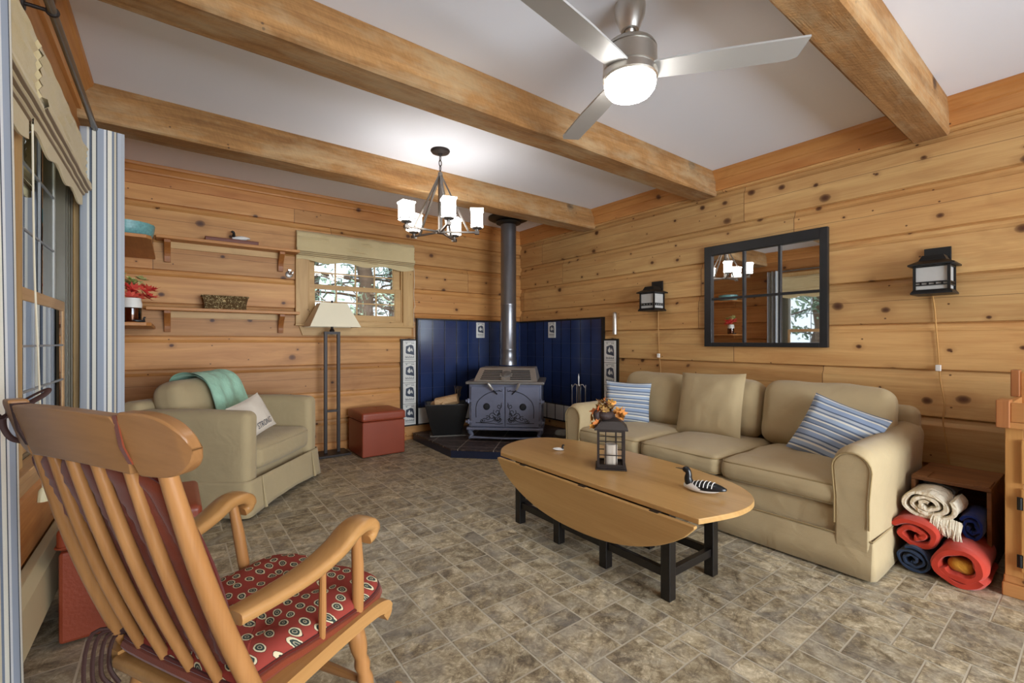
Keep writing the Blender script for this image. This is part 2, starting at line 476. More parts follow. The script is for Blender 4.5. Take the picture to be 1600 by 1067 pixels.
M['log_end'] = wood('split_firewood', '#d8b68c', '#b98f63', 'X', .8, 1, .3, 0)
M['rock'] = plain('grey_rock', '#77756f', .8, var=.3, scale=30, bump=.5)

def stripe_set(): return [(0, '#8f96a3'), (.10, '#dcd9cd'), (.15, '#8d94a2'), (.19, '#3f4858'), (.22, '#d8d4c4'), (.30, '#3f4858'), (.33, '#9aa2b2'), (.52, '#c8c9c9'), (.56, '#39424f'), (.59, '#dedacb'), (.68, '#737d8e'), (.74, '#c0b79d'), (.79, '#4b5464'), (.82, '#9da5b3')]
M['curtain'] = stripes('striped_curtain', stripe_set(), 'UV', 0, 4.0)
M['pillow_stripe'] = stripes('striped_pillow', [(0, '#7d8da4'), (.10, '#dedccf'), (.15, '#566784'), (.20, '#9fb0c6'), (.32, '#e3e0d3'), (.38, '#66768e'), (.44, '#b9bfc4'), (.52, '#4b5d78'), (.57, '#8ea0bb'), (.70, '#dedccf'), (.75, '#5b6b84'), (.80, '#93a4bb'), (.92, '#e6e3d8'), (.96, '#55647c')], 'UV', 1, 2.0)

def tilemat():          # speckled stone-look vinyl, one tint per tile
    t = NT('floor_tile'); v = t.coords()
    a = t.node('ShaderNodeAttribute', attribute_name='tint'); r = t.sep(a.outputs['Color'])
    off = t.node('ShaderNodeVectorMath', operation='MULTIPLY_ADD'); t.link(a.outputs['Color'], off.inputs[0]); off.inputs[1].default_value = (31, 17, 9); t.link(v, off.inputs[2])
    n1 = t.noise(off.outputs[0], 9, 6, .65, 1.2); n2 = t.noise(off.outputs[0], 38, 5, .7, .5); n3 = t.noise(off.outputs[0], 4, 3, .5, 2)
    f = t.math('MULTIPLY_ADD', n1, .75, t.math('MULTIPLY', n2, .35))
    f = t.math('MULTIPLY_ADD', t.math('ABSOLUTE', t.math('SUBTRACT', t.noise(off.outputs[0], 26, 6, .75, 1.0), .5)), 1.0, t.math('SUBTRACT', f, .08))
    col = t.ramp(f, [(.34, lin('#5f5241')), (.46, lin('#95866b')), (.56, lin('#b8aa8d')), (.70, lin('#ddd2b8'))])
    col = t.mix(t.math('MULTIPLY', t.ramp(n3, [(.45, 0.0), (.65, 1.0)]), .45), col, lin('#999690'))
    vein = t.math('ABSOLUTE', t.math('SUBTRACT', t.noise(off.outputs[0], 5, 5, .6, 1.5), .5))
    col = t.mix(t.math('MULTIPLY', t.ramp(vein, [(0, 1.0), (.025, 0.0)]), .35), col, lin('#4a3f33'))
    br = t.ramp(r[0], [(0, (.80, .79, .78)), (1, (1.12, 1.10, 1.06))])
    col = t.mix(1.0, col, br, 'MULTIPLY')
    t.bump(t.math('ADD', n1, t.math('MULTIPLY', n2, .5)), .18, .006)
    return t.done(col, t.ramp(n2, [(.3, .42), (.7, .6)]), 0, .4)
M['tile'] = tilemat()
M['grout'] = plain('floor_grout', '#c6bda8', .7, var=.08, scale=20)

def bluetile(name, along, pitch):       # deep blue glazed tiles
    t = NT(name); x, y, z = t.sep(t.coords()); al = x if along == 'X' else y
    u = t.math('FRACT', t.math('MULTIPLY_ADD', al, 1/pitch, 20)); w_ = t.math('FRACT', t.math('MULTIPLY_ADD', z, 1/.163, .05))
    g1 = t.math('LESS_THAN', t.math('ABSOLUTE', t.math('SUBTRACT', u, .5)), .035)
    g2 = t.math('LESS_THAN', t.math('ABSOLUTE', t.math('SUBTRACT', w_, .5)), .012)
    n = t.noise(t.coords(), 5, 2)
    id1 = t.math('FLOOR', t.math('MULTIPLY_ADD', al, 1/pitch, 20.5))
    rn = t.white(t.comb(id1, 1.0, 2.0))[0]
    col = t.mix(t.math('MULTIPLY_ADD', n, .5, t.math('MULTIPLY', rn, .5)), lin('#1a2444'), lin('#324473'))
    col = t.mix(g1, col, lin('#07080f')); col = t.mix(t.math('MULTIPLY', g2, .8), col, lin('#3a4260'))
    t.bump(t.math('SUBTRACT', t.math('MULTIPLY', n, .3), t.math('MAXIMUM', g1, g2)), .3, .003)
    return t.done(col, .18, 0, .5)
M['blue_x'] = bluetile('blue_tile_x', 'X', .152); M['blue_y'] = bluetile('blue_tile_y', 'Y', .152)
def slate():
    t = NT('hearth_slate'); v = t.coords(); x, y, z = t.sep(v)
    a = t.math('MULTIPLY', t.math('ADD', x, y), .7071); b = t.math('MULTIPLY', t.math('SUBTRACT', x, y), .7071)
    g = t.math('MAXIMUM', t.math('LESS_THAN', t.math('FRACT', t.math('MULTIPLY_ADD', a, 1/.24, 20.42)), .03), t.math('LESS_THAN', t.math('FRACT', t.math('MULTIPLY_ADD', b, 1/.33, 20.1)), .022))
    n = t.noise(v, 24, 5, .7)
    col = t.ramp(n, [(.35, lin('#141011')), (.5, lin('#3b2e2a')), (.65, lin('#63524a'))])
    col = t.mix(g, col, lin('#b0a698'))
    t.bump(n, .4, .006)
    return t.done(col, .4, 0, .5)
M['slate'] = slate()
M['hearth_blue'] = plain('hearth_blue_edge', '#1d2740', .35)

def paisley():
    t = NT('paisley_cloth'); x, y, z = t.sep(t.coords())
    vec = t.comb(t.math('MULTIPLY', x, 16.5), t.math('MULTIPLY_ADD', y, 16.5, t.math('MULTIPLY', x, 7)))
    sx = t.comb(t.math('MULTIPLY_ADD', x, 24, t.math('MULTIPLY_ADD', y, 8, t.math('MULTIPLY', z, 5))), t.math('MULTIPLY_ADD', y, 29, t.math('MULTIPLY', z, 27)))
    vo = t.voro(sx, 1.0, .42); d = t.math('ADD', vo['Distance'], t.math('MULTIPLY', t.math('SUBTRACT', t.noise(t.comb(x, y, z), 48, 2), .5), .24))
    col = t.ramp(d, [(0, lin('#343f3a')), (.06, lin('#9c9278')), (.12, lin('#343f3a')), (.23, lin('#cdbf9c')), (.32, lin('#4f201e')), (.345, lin('#8f3a30'))], True)
    n = t.noise(t.coords(), 9, 3)
    t.bump(n, .35, .02)
    return t.done(col, .85, 0, .2)
M['paisley'] = paisley()
def wicker():
    t = NT('woven_basket'); x, y, z = t.sep(t.coords())
    n = t.math('SINE', t.math('MULTIPLY_ADD', t.noise(t.coords(), 28, 3, .6, 2.5), 22, 0))
    col = t.ramp(n, [(.1, lin('#6d4f2a')), (.5, lin('#b39355')), (.9, lin('#dcc591'))])
    t.bump(n, .8, .01)
    return t.done(col, .8)
M['wicker'] = wicker()
def leafmat(name, h1, h2):
    t = NT(name); o = t.node('ShaderNodeNewGeometry')
    col = t.mix(o.outputs['Random Per Island'], lin(h1), lin(h2))
    return t.done(col, .7)
M['needles'] = leafmat('evergreen', '#3a5a48', '#9db79c')
M['fall'] = leafmat('autumn_leaves', '#a43a16', '#d99b45')
M['fall2'] = leafmat('autumn_flowers', '#5a2535', '#e2b95a')
M['redleaf'] = leafmat('red_flowers', '#c8242a', '#e8664f')
M['greenflower'] = leafmat('green_flowers', '#8c9c40', '#e0dca0')

# ------------------------------------------------------------------ room shell
H = 2.44; XL = -3.96; YF = -7.4
rng = random.Random(4)
def make_floor():
    u = .0935; x0, x1, y0, y1 = XL, 0.0, YF, 0.0
    ox, oy = -2.588 % u, -3.06 % u
    nx, ny = int((x1 - x0)/u) + 4, int((y1 - y0)/u) + 4
    gx, gy = x0 - u + ((-2.588 - x0) % u) , y0 - u + ((-3.06 - y0) % u)
    occ = [[0]*ny for _ in range(nx)]; m = MB(); tint = []
    X0, X1, Y0, Y1 = x0 - .1, x1 + .1, y0 - .1, y1 + .1
    m.add([(X0, Y0, -.0012), (X1, Y0, -.0012), (X1, Y1, -.0012), (X0, Y1, -.0012)], [(0, 1, 2, 3)], mi=1); tint.append((0, 0, 0))
    m.add([(X0, Y0, -.1), (X1, Y0, -.1), (X1, Y1, -.1), (X0, Y1, -.1)], [(3, 2, 1, 0)], mi=1); tint.append((0, 0, 0))
    g = .0034
    for j in range(ny):
        for i in range(nx):
            if occ[i][j]: continue
            opts = [((2, 2), 6), ((2, 1), 4), ((1, 2), 4), ((1, 1), 2), ((3, 2), 1.2)]
            ok = [(s, wt) for s, wt in opts if i + s[0] <= nx and j + s[1] <= ny and all(not occ[i+a][j+b] for a in range(s[0]) for b in range(s[1]))]
            s = rng.choices([o[0] for o in ok], [o[1] for o in ok])[0]
            for a in range(s[0]):
                for b in range(s[1]): occ[i+a][j+b] = 1
            a0, a1 = max(gx + i*u + g, x0), min(gx + (i+s[0])*u - g, x1); b0, b1 = max(gy + j*u + g, y0), min(gy + (j+s[1])*u - g, y1)
            if a1 - a0 < .005 or b1 - b0 < .005: continue
            m.add([(a0, b0, 0), (a1, b0, 0), (a1, b1, 0), (a0, b1, 0)], [(0, 1, 2, 3)])
            tint.append((rng.random(), rng.random(), rng.random()))
    o = build('floor', m, [M['tile'], M['grout']], smooth=0)
    at = o.data.color_attributes.new('tint', 'FLOAT_COLOR', 'CORNER')
    for p in o.data.polygons:
        for li in p.loop_indices: at.data[li].color = (*tint[p.index], 1)
    struct(o, 'stone look vinyl floor of mixed brown and grey tiles')
make_floor()
struct(build('ceiling', MB().bx(XL - .15, .15, YF - .1, .15, H, H + .1), M['ceiling'], smooth=0), 'flat pale grey ceiling between timber beams')

def boardwall(name, axis, sign, face, a0, a1, pitch, z0, mat, holes=(), zmax=H, label=None, thick=.11):
    """horizontal boards with a coved top edge; axis = direction the wall runs, sign = side the room lies on"""
    prof = []; z = z0 - pitch * math.ceil(z0 / pitch + 1)
    while z < zmax:
        for dz, d in ((0.0, .026), (.004, .001), (.010, .0), (pitch - .052, 0.0), (pitch - .044, .008), (pitch - .028, .017), (pitch - .008, .020), (pitch - .002, .026)):
            prof.append((z + dz, d))
        z += pitch
    def clip(lo, hi):
        out = []
        for (p, d), (q, e) in zip(prof, prof[1:]):
            if q <= lo or p >= hi: continue
            f = lambda t: d + (e - d) * (t - p) / max(q - p, 1e-9)
            A, B = max(p, lo), min(q, hi)
            if not out: out.append((A, f(A)))
            out.append((B, f(B)))
        return out
    m = MB()
    def P(a, d, z):
        q = face - sign * d
        return (a, q, z) if axis == 'X' else (q, a, z)
    cuts = sorted({a0, a1, *[h for hh in holes for h in hh[:2]]})
    for c0, c1 in zip(cuts, cuts[1:]):
        spans = [(0, zmax)]
        for h0, h1, v0, v1 in holes:
            if h0 <= c0 and h1 >= c1:
                spans = [s for a, b in spans for s in ((a, min(b, v0)), (max(a, v1), b)) if s[1] - s[0] > 1e-4]
        for lo, hi in spans:
            pf = clip(lo, hi)
            poly = pf + [(hi, thick), (lo, thick)]
            n = len(poly)
            vs = [P(c0, d, z) for z, d in poly] + [P(c1, d, z) for z, d in poly]
            fs = []
            for i in range(n):
                j = (i + 1) % n; fs.append((i, j, n + j, n + i))
            flip = (axis == 'X') == (sign > 0)
            if flip: fs = [f[::-1] for f in fs]
            fs.append(tuple(range(n)) if flip else tuple(range(n - 1, -1, -1)))
            fs.append(tuple(range(2*n - 1, n - 1, -1)) if flip else tuple(range(n, 2*n)))
            m.add(vs, fs)
    return struct(build(name, m, mat, smooth=0), label)
W1 = (-2.535, -1.60, 1.26, 1.90)             # opening in the back wall
W2 = (-2.49, -1.40, .66, 2.02); W3 = (-3.63, -2.64, .66, 2.02)   # openings in the left wall (y0, y1, z0, z1)
boardwall('wall_back', 'X', -1, 0.0, XL - .1, 0.1, .265, .04, M['wall_b'], [W1], label='back wall of horizontal knotty pine boards')
boardwall('wall_right', 'Y', -1, 0.0, YF, 0.0, .275, .067, M['wall_r'], label='right wall of honey coloured knotty pine boards')
boardwall('wall_left', 'Y', 1, XL, YF, 0.0, .265, .04, M['wall_b2'] if 'wall_b2' in M else wood('pine_left', '#cf9659', '#a96a34', 'Y', .5, 1, .2, .3, (.265, .04)), [W2, W3], label='left wall of horizontal pine boards around the windows')
D1 = (-3.6, -.4, .05, 2.15)  # opening for the added, unseen door
boardwall('wall_front', 'X', 1, YF, XL - .1, .1, .27, .04, M['wall_b'], [D1], label='pine board wall holding the added wide patio door')
def crown(name, axis, sign, face, a0, a1, mat, label):
    pf = [(0, H), (0, H - .155), (.016, H - .155), (.018, H - .075), (.030, H - .070), (.032, H - .058), (.050, H - .030), (.062, H - .022), (.066, H - .008), (.066, H)]
    m = MB(); n = len(pf)
    def P(a, d, z):
        q = face + sign * (d - .012 * 0)
        return (a, q, z) if axis == 'X' else (q, a, z)
    vs = [P(a0, d, z) for d, z in pf] + [P(a1, d, z) for d, z in pf]
    fs = [(i, (i+1) % n, n + (i+1) % n, n + i) for i in range(n)] + [tuple(range(n)), tuple(range(2*n-1, n-1, -1))]
    m.add(vs, fs)
    struct(build(name, m, mat, smooth=0), label)
crown('trim_1', 'X', -1, 0, XL, 0, M['trim_b'], 'stained pine crown board along the back wall')
crown('trim_2', 'Y', -1, 0, YF, 0, M['trim_r'], 'stained pine crown board along the right wall')
crown('trim_3', 'Y', 1, XL, YF, 0, M['trim_r'], 'stained pine crown board along the left wall')
struct(build('baseboard_back', MB().bx(XL, -1.56, -.022, 0, 0, .085), M['trim_b'], bevel=.006), 'low pine baseboard of the back wall')
struct(build('baseboard_right', MB().bx(-.022, 0, YF, -1.5, 0, .085), M['trim_r'], bevel=.006), 'low pine baseboard of the right wall')
def beam(y0, y1, label, x0=XL, seed=1):
    m = MB(); z0, z1 = 2.243, H; n = 60; r = random.Random(seed)
    ch = .010
    rows = []
    for i in range(n + 1):
        x = x0 + .0 + (0 - x0) * i / n
        j = lambda: noise.noise(Vector((x*3, seed*9.1, r.random()*.2))) * .004
        ring = [(y0, z1), (y0 + j(), z0 + ch), (y0 + ch, z0 + j()), (y1 - ch, z0 + j()), (y1 + j(), z0 + ch), (y1, z1)]
        rows.append([(x, a, b) for a, b in ring])
    vs = [p for q in rows for p in q]; k = 6
    fs = [(i*k+a, i*k+(a+1) % k, (i+1)*k+(a+1) % k, (i+1)*k+a) for i in range(n) for a in range(k)]
    fs += [tuple(range(k-1, -1, -1)), tuple(n*k + a for a in range(k))]
    m.add(vs, fs)
    o = struct(build('ceiling_beam', m, M['beam'], smooth=0), label); o['category'] = 'beam'
    return o
beam(-1.28, -1.09, 'rough sawn timber ceiling beam nearest the back wall', seed=2)
beam(-2.608, -2.422, 'rough sawn timber ceiling beam between the fan and the chandelier', seed=5)
beam(-3.993, -3.83, 'rough sawn timber ceiling beam above the right wall lantern', seed=8)
beam(-5.4, -5.22, 'rough sawn timber ceiling beam behind the viewer', seed=11)

# windows
def pane_grid(m, axis, pos, a0, a1, z0, z1, na, nz, t=.012):
    for i in range(1, na):
        a = a0 + (a1 - a0) * i / na
        if axis == 'X': m.bx(a - t/2, a + t/2, pos - .006, pos + .006, z0, z1)
        else: m.bx(pos - .006, pos + .006, a - t/2, a + t/2, z0, z1)
    for i in range(1, nz):
        z = z0 + (z1 - z0) * i / nz
        if axis == 'X': m.bx(a0, a1, pos - .0055, pos + .0055, z - t/2, z + t/2)
        else: m.bx(pos - .0055, pos + .0055, a0, a1, z - t/2, z + t/2)
def frame4(m, axis, p0, p1, a0, a1, z0, z1, wl, wr, wb, wt):
    def b(u0, u1, v0, v1):
        if axis == 'X': m.bx(u0, u1, p0, p1, v0, v1)
        else: m.bx(p0, p1, u0, u1, v0, v1)
    b(a0, a0 + wl, z0, z1); b(a1 - wr, a1, z0, z1); b(a0 + wl, a1 - wr, z0, z0 + wb); b(a0 + wl, a1 - wr, z1 - wt, z1)
def window1():
    t = struct(thing('window_1', 'small double hung window in the back wall', 'window', (-2.07, 0, 1.2))); del t['category']
    o = Vector((2.07, 0, -1.2))
    def B(name, m, mat, parent=t, **k):
        m.v = [v + o for v in m.v]; return build(name, m, mat, parent, **k)
    x0, x1, z0, z1 = W1
    m = MB(); m.bx(-2.65, x0, -.028, .0, 1.215, 2.0); m.bx(x1, -1.485, -.028, .0, 1.215, 2.0)
    B('casing', m, M['casing'], bevel=.004)
    m = MB(); m.bx(x0, x1, -.028, 0, 1.215, z0); m.bx(-2.64, -1.495, -.022, 0, 1.90, 2.0)
    B('casing', m, M['casing_x'], bevel=.003)
    m = MB(); frame4(m, 'X', 0.0, .09, x0, x1, z0 - .0, z1, .012, .012, .012, .012); B('jamb', m, M['casing'])
    m = MB(); m.bx(-2.655, -1.48, -.045, 0, 1.205, 1.222); m.prism([(-2.62, 1.205), (-1.50, 1.205), (-1.50, 1.115), (-2.59, 1.115)], 0, .018, Matrix(((1,0,0,0),(0,0,-1,0),(0,1,0,0),(0,0,0,1))))
    B('sill', m, M['casing_x'], bevel=.003)
    a0, a1 = x0 + .012, x1 - .012
    m = MB(); frame4(m, 'X', .035, .06, a0, a1, 1.575, z1 - .012, .05, .075, .025, .04); up = B('upper_sash', m, M['casing_x'], bevel=.002)
    m = MB(); frame4(m, 'X', .008, .033, a0, a1, z0 + .012, 1.605, .05, .065, .05, .045); lo = B('lower_sash', m, M['casing_x'], bevel=.002)
    for par, y, (b0, b1, c0, c1), na, nz in ((up, .048, (a0+.05, a1-.075, 1.60, z1-.052), 4, 2), (lo, .021, (a0+.05, a1-.065, z0+.062, 1.56), 4, 2)):
        m = MB(); pane_grid(m, 'X', y, b0, b1, c0, c1, na, nz); g = B('grid', m, M['casing_x'], par)
        B('pane', MB().bx(b0, b1, y - .002, y + .002, c0, c1), M['glass'], par, smooth=0)
window1()
M['liner'] = plain('olive_jamb_liner', '#5c5646', .35)
M['sash_grey'] = plain('sash_grey', '#b3b4b0', .4)
M['muntin_grey'] = plain('muntin_grey', '#8d8f92', .4)
def window_left(nm, W, label):
    y0, y1, z0, z1 = W
    t = struct(thing(nm, label, 'window', (XL, (y0+y1)/2, z0))); del t['category']
    o = Vector((-XL, -(y0+y1)/2, -z0))
    def B(name, m, mat, parent=t, **k):
        m.v = [v + o for v in m.v]; return build(name, m, mat, parent, **k)
    m = MB(); m.bx(XL, XL + .024, y0 - .065, y0, z0 - .02, z1 + .08); m.bx(XL, XL + .024, y1, y1 + .09, z0 - .02, z1 + .08); m.bx(XL, XL + .0235, y0, y1, z1, z1 + .08)
    B('casing', m, M['casing'], bevel=.004)
    m = MB(); frame4(m, 'Y', XL - .108, XL, y0, y1, z0, z1, .014, .014, .014, .014); B('jamb', m, plain('jamb_' + nm, '#7b705c', .4))
    m = MB(); m.bx(XL, XL + .05, y0 - .065, y1 + .09, z0 - .022, z0 + .002); m.bx(XL, XL + .016, y0 - .04, y1 + .06, z0 - .10, z0 - .022); B('sill', m, M['casing_y'], bevel=.003)
    a0, a1 = y0 + .014, y1 - .175; zm = 1.22
    B('jamb_liner', MB().bx(XL - .075, XL - .004, a1, y1 - .014, z0 + .014, z1 - .014).bx(XL - .004, XL + .002, a1 + .02, a1 + .035, z0 + .014, z1 - .014).bx(XL - .004, XL + .002, a1 + .08, a1 + .1, z0 + .014, z1 - .014), M['liner'], smooth=0)
    m = MB(); frame4(m, 'Y', XL - .060, XL - .036, a0, a1, zm - .02, z1 - .014, .045, .028, .03, .04); up = B('upper_sash', m, M['sash_grey'], bevel=.002)
    m = MB(); frame4(m, 'Y', XL - .030, XL - .006, a0, a1, z0 + .014, zm + .025, .045, .03, .05, .045); lo = B('lower_sash', m, M['casing_y'], bevel=.002)
    for par, x, (b0, b1, c0, c1) in ((up, XL - .042, (a0+.045, a1-.028, zm+.01, z1-.054)), (lo, XL - .012, (a0+.045, a1-.03, z0+.064, zm-.02))):
        m = MB(); pane_grid(m, 'Y', x, b0, b1, c0, c1, 3, 3, .008); B('grid', m, M['muntin_grey'], par)
        B('pane', MB().bx(x - .002, x + .002, b0, b1, c0, c1), M['glass'], par, smooth=0)
window_left('window_2', W2, 'far one of the twin windows in the left wall'); window_left('window_3', W3, 'near one of the twin windows in the left wall')
t = struct(thing('added_door_1', 'unseen wide glazed patio door added behind the viewer for fill light', 'door', (-2, YF, 0))); del t['category']  # made-up door, put in to let fill light into the room
m = MB()
for k in range(3): frame4(m, 'X', -.06, -.02, -1.6 + k*1.0667, -1.6 + (k+1)*1.0667, .05, 2.15, .05, .05, .09, .06)
build('door_frame', m, M['casing'], t, bevel=.003)
build('pane', MB().bx(-1.6, 1.6, -.042, -.038, .1, 2.1), M['glass'], t, smooth=0)

# outside
struct(build('ground', MB().bx(-40, 40, -40, -7.6, -.4, -.3).bx(-40, -4.1, -7.6, 40, -.4, -.3).bx(-4.1, 40, .2, 40, -.4, -.3), M['snow'], smooth=0), 'pale snowy ground outside the windows')
def tree(x, y, r, h, label, seed, leaf=True, lx=1.2, n=900):
    R = random.Random(seed)
    t = thing('evergreen_tree', label, 'tree', (x, y, -.3), 0, 'trees outside the windows')
    pts = [(noise.noise(Vector((k*.6, seed, 0)))*.15, noise.noise(Vector((k*.6, 0, seed)))*.15, h*k/12) for k in range(13)]
    pts[0] = (0, 0, 0)
    m = MB().tube(pts, [r*(1 - .6*k/12) for k in range(13)], 12)
    build('trunk', m, M['bark'], t)
    m = MB(); f = MB()
    for k in range(26):
        z = R.uniform(.9, h*.9); a = R.uniform(0, 2*pi); L = R.uniform(.6, 1.5)*lx
        p0 = Vector((0, 0, z)); d = Vector((cos(a), sin(a), R.uniform(-.35, .35)))
        pp = [p0 + d*L*q + Vector((noise.noise(Vector((q*3, k, seed)))*.2, 0, -q*q*.25)) for q in (0, .25, .5, .75, 1)]
        m.tube(pp, [.022, .017, .012, .009, .005], 6)
        for _ in range(n // 26):
            q = R.uniform(.2, 1.05); c = p0 + d*L*q + Vector((R.gauss(0, .1), R.gauss(0, .1), R.gauss(0, .08) - q*q*.25))
            s = R.uniform(.02, .05)*(1.6 if lx > 1.5 else 1); u = Vector((R.gauss(0, 1), R.gauss(0, 1), R.gauss(0, 1))).normalized(); v = u.orthogonal().normalized()*.35
            f.add([c - u*s - v*s, c + u*s - v*s, c + u*s + v*s, c - u*s + v*s], [(0, 1, 2, 3)])
    build('branches', m, M['bark'], t)
    if leaf: build('foliage', f, M['needles'], t, smooth=0)
for i, (x, y, r, h) in enumerate([(-2.25, 2.0, .13, 4.2), (-1.35, 1.9, .15, 4.4), (-3.2, 3.6, .13, 5), (-.2, 3.6, .15, 5), (-1.4, 4.6, .14, 5.5), (.9, 4.9, .16, 5.5), (-8.0, -.6, .15, 5), (-7.2, -2.9, .14, 5), (-9.5, 2.6, .16, 5.2), (-7.6, -5.6, .14, 5), (-7.6, 1.9, .12, 4.8), (-10.4, -1.6, .16, 5.5), (-10.2, -4.4, .16, 5.5)]):
    tree(x, y, r, h, ['thick brown trunk seen in the left half of the small back window', 'thick trunk seen in the right half of the small back window', 'evergreen further off behind the left trunk of the back window', 'evergreen further off to the right behind the back window', 'evergreen in the middle distance behind the small back window', 'most distant evergreen behind the back window', 'evergreen outside the far left window, middle one', 'evergreen standing close outside the left windows', 'furthest evergreen outside the left windows', 'evergreen outside the near left window', 'slim evergreen outside by the back left corner', 'evergreen in the second row outside the far left window', 'evergreen in the second row outside the near left window'][i], i + 3, n=(1500 if i < 2 else 2600 if x < -5 else 1000), lx=(1.7 if x < -5 else 1.2))

# ------------------------------------------------------------------ ceiling fan
def ceiling_fan():
    t = thing('ceiling_fan', 'brushed nickel three blade ceiling fan with lit round glass dome', 'ceiling fan', (-2.055, -3.36, H))
    build('canopy', MB().lathe([(.001, 0), (.062, 0), (.064, -.01), (.060, -.045), (.040, -.095), (.036, -.105), (.024, -.105), (.022, -.098), (.001, -.098)]), M['nickel'], t)
    build('downrod', MB().cyl((0, 0, -.09), (0, 0, -.16), .0105).ball((0, 0, -.102), .02), M['nickel'], t)
    mo = build('motor_housing', MB().lathe([(.001, -.148), (.030, -.150), (.075, -.158), (.098, -.172), (.107, -.188), (.108, -.192), (.101, -.1925), (.101, -.197), (.108, -.198), (.109, -.268), (.103, -.272), (.103, -.276), (.110, -.280), (.110, -.305), (.104, -.312), (.001, -.312)], n=40), M['nickel'], t)
    build('light_dome', MB().lathe([(.102, -.308), (.104, -.325), (.100, -.345), (.085, -.365), (.055, -.380), (.02, -.386), (.001, -.387)], n=36), M['dome'], t, smooth=180)
    for k, a in enumerate((-51, 69, 189)):
        ar = radians(a); Mx = Matrix.Rotation(ar, 4, 'Z') @ Matrix.Translation((0, 0, -.275)) @ Matrix.Rotation(radians(-8), 4, 'X')
        m = MB(); out = [(.075, -.045), (.16, -.052), (.35, -.058), (.640, -.060), (.625, .038), (.595, .052), (.35, .056), (.16, .050), (.075, .045)]
        m.prism(out, -.004, .004, Mx)
        build('blade', m, M['blade'], t, smooth=0)
M['blade'] = plain('silver_blade', '#b7b6b3', .45, .25, var=.03)
ceiling_fan()

# ------------------------------------------------------------------ chandelier
def chandelier():
    t = thing('chandelier', 'dark bronze five arm chandelier with lit square glass shades', 'chandelier', (-2.01, -1.63, H))
    build('canopy', MB().lathe([(.001, 0), (.068, 0), (.070, -.006), (.062, -.018), (.02, -.026), (.012, -.04), (.001, -.042)]), M['bronze'], t)
    m = MB()
    for k in range(3):
        z = -.055 - k*.038; pts = [(.010*cos(a)*(k % 2), .010*cos(a)*((k+1) % 2), z - .022*sin(a)) for a in [2*pi*i/14 for i in range(14)]]
        m.tube(pts, .0032, 6, True)
    build('chain', m, M['bronze'], t)
    zt, zb = -.190, -.590
    build('stem', MB().bx(-.012, .012, -.012, .012, zb - .01, zt + .02).lathe([(.001, zt+.035), (.016, zt+.03), (.018, zt+.01), (.012, zt)], n=12).bx(-.024, .024, -.024, .024, zb-.012, zb+.014), M['steel_dark'], t, smooth=0, bevel=.002)
    for k in range(5):
        a = radians(-34 + 72*k); d = Vector((cos(a), sin(a), 0)); sd = Vector((-sin(a), cos(a), 0)); R = .265
        Mx = Matrix.Rotation(a, 4, 'Z')
        m = MB().bx(.02, R + .012, -.008, .008, zb - .006, zb + .006, Mx)
        m.bx(R - .016, R + .016, -.016, .016, zb - .014, zb + .008, Mx)
        m.add([tuple(Mx @ Vector(p)) for p in [(.016, -.008, zt+.005), (.016, .008, zt+.005), (R*.80, .008, zb), (R*.80, -.008, zb), (.006, -.008, zt), (.006, .008, zt), (R*.80 - .012, .008, zb), (R*.80 - .012, -.008, zb)]],
              [(0, 1, 2, 3), (7, 6, 5, 4), (0, 4, 5, 1), (1, 5, 6, 2), (2, 6, 7, 3), (3, 7, 4, 0)])
        arm = build('arm', m, M['steel_dark'], t, smooth=0)
        c = d * R
        m = MB().lathe([(.010, zb + .008), (.014, zb + .02), (.034, zb + .026), (.038, zb + .034), (.001, zb + .034)], c=(c.x, c.y, 0), n=16)
        h = .046
        for zz in (zb + .050,):
            m.tube([tuple(Vector((c.x, c.y, zz)) + Mx.to_3x3() @ Vector(q)) for q in ((h, h, 0), (-h, h, 0), (-h, -h, 0), (h, -h, 0))], .0028, 6, True)
        for q in ((h, 0, 0), (-h, 0, 0), (0, h, 0), (0, -h, 0)):
            v = Mx.to_3x3() @ Vector(q); m.tube([(c.x + v.x*.6, c.y + v.y*.6, zb + .028), (c.x + v.x, c.y + v.y, zb + .034), (c.x + v.x, c.y + v.y, zb + .062)], .0028, 6)
        build('holder', m, M['steel_dark'], arm)
        m = MB(); g = .041; sq = lambda e, z: [tuple(Vector((c.x, c.y, z)) + Mx.to_3x3() @ Vector((x*e, y*e, 0))) for x, y in ((1, 1), (-1, 1), (-1, -1), (1, -1))]
        rings = [sq(.028, zb+.036), sq(g, zb+.044), sq(g, zb+.150), sq(g+.006, zb+.156), sq(g+.006, zb+.166), sq(g-.004, zb+.168), sq(g-.006, zb+.06)]
        vs = [p for r in rings for p in r]; fs = [(3, 2, 1, 0)]
        for i in range(len(rings)-1):
            for q in range(4): fs.append((i*4+q, i*4+(q+1) % 4, i*4+4+(q+1) % 4, i*4+4+q))
        m.add(vs, fs)
        build('glass_shade', m, M['bulbglass'], t, smooth=0)
chandelier()

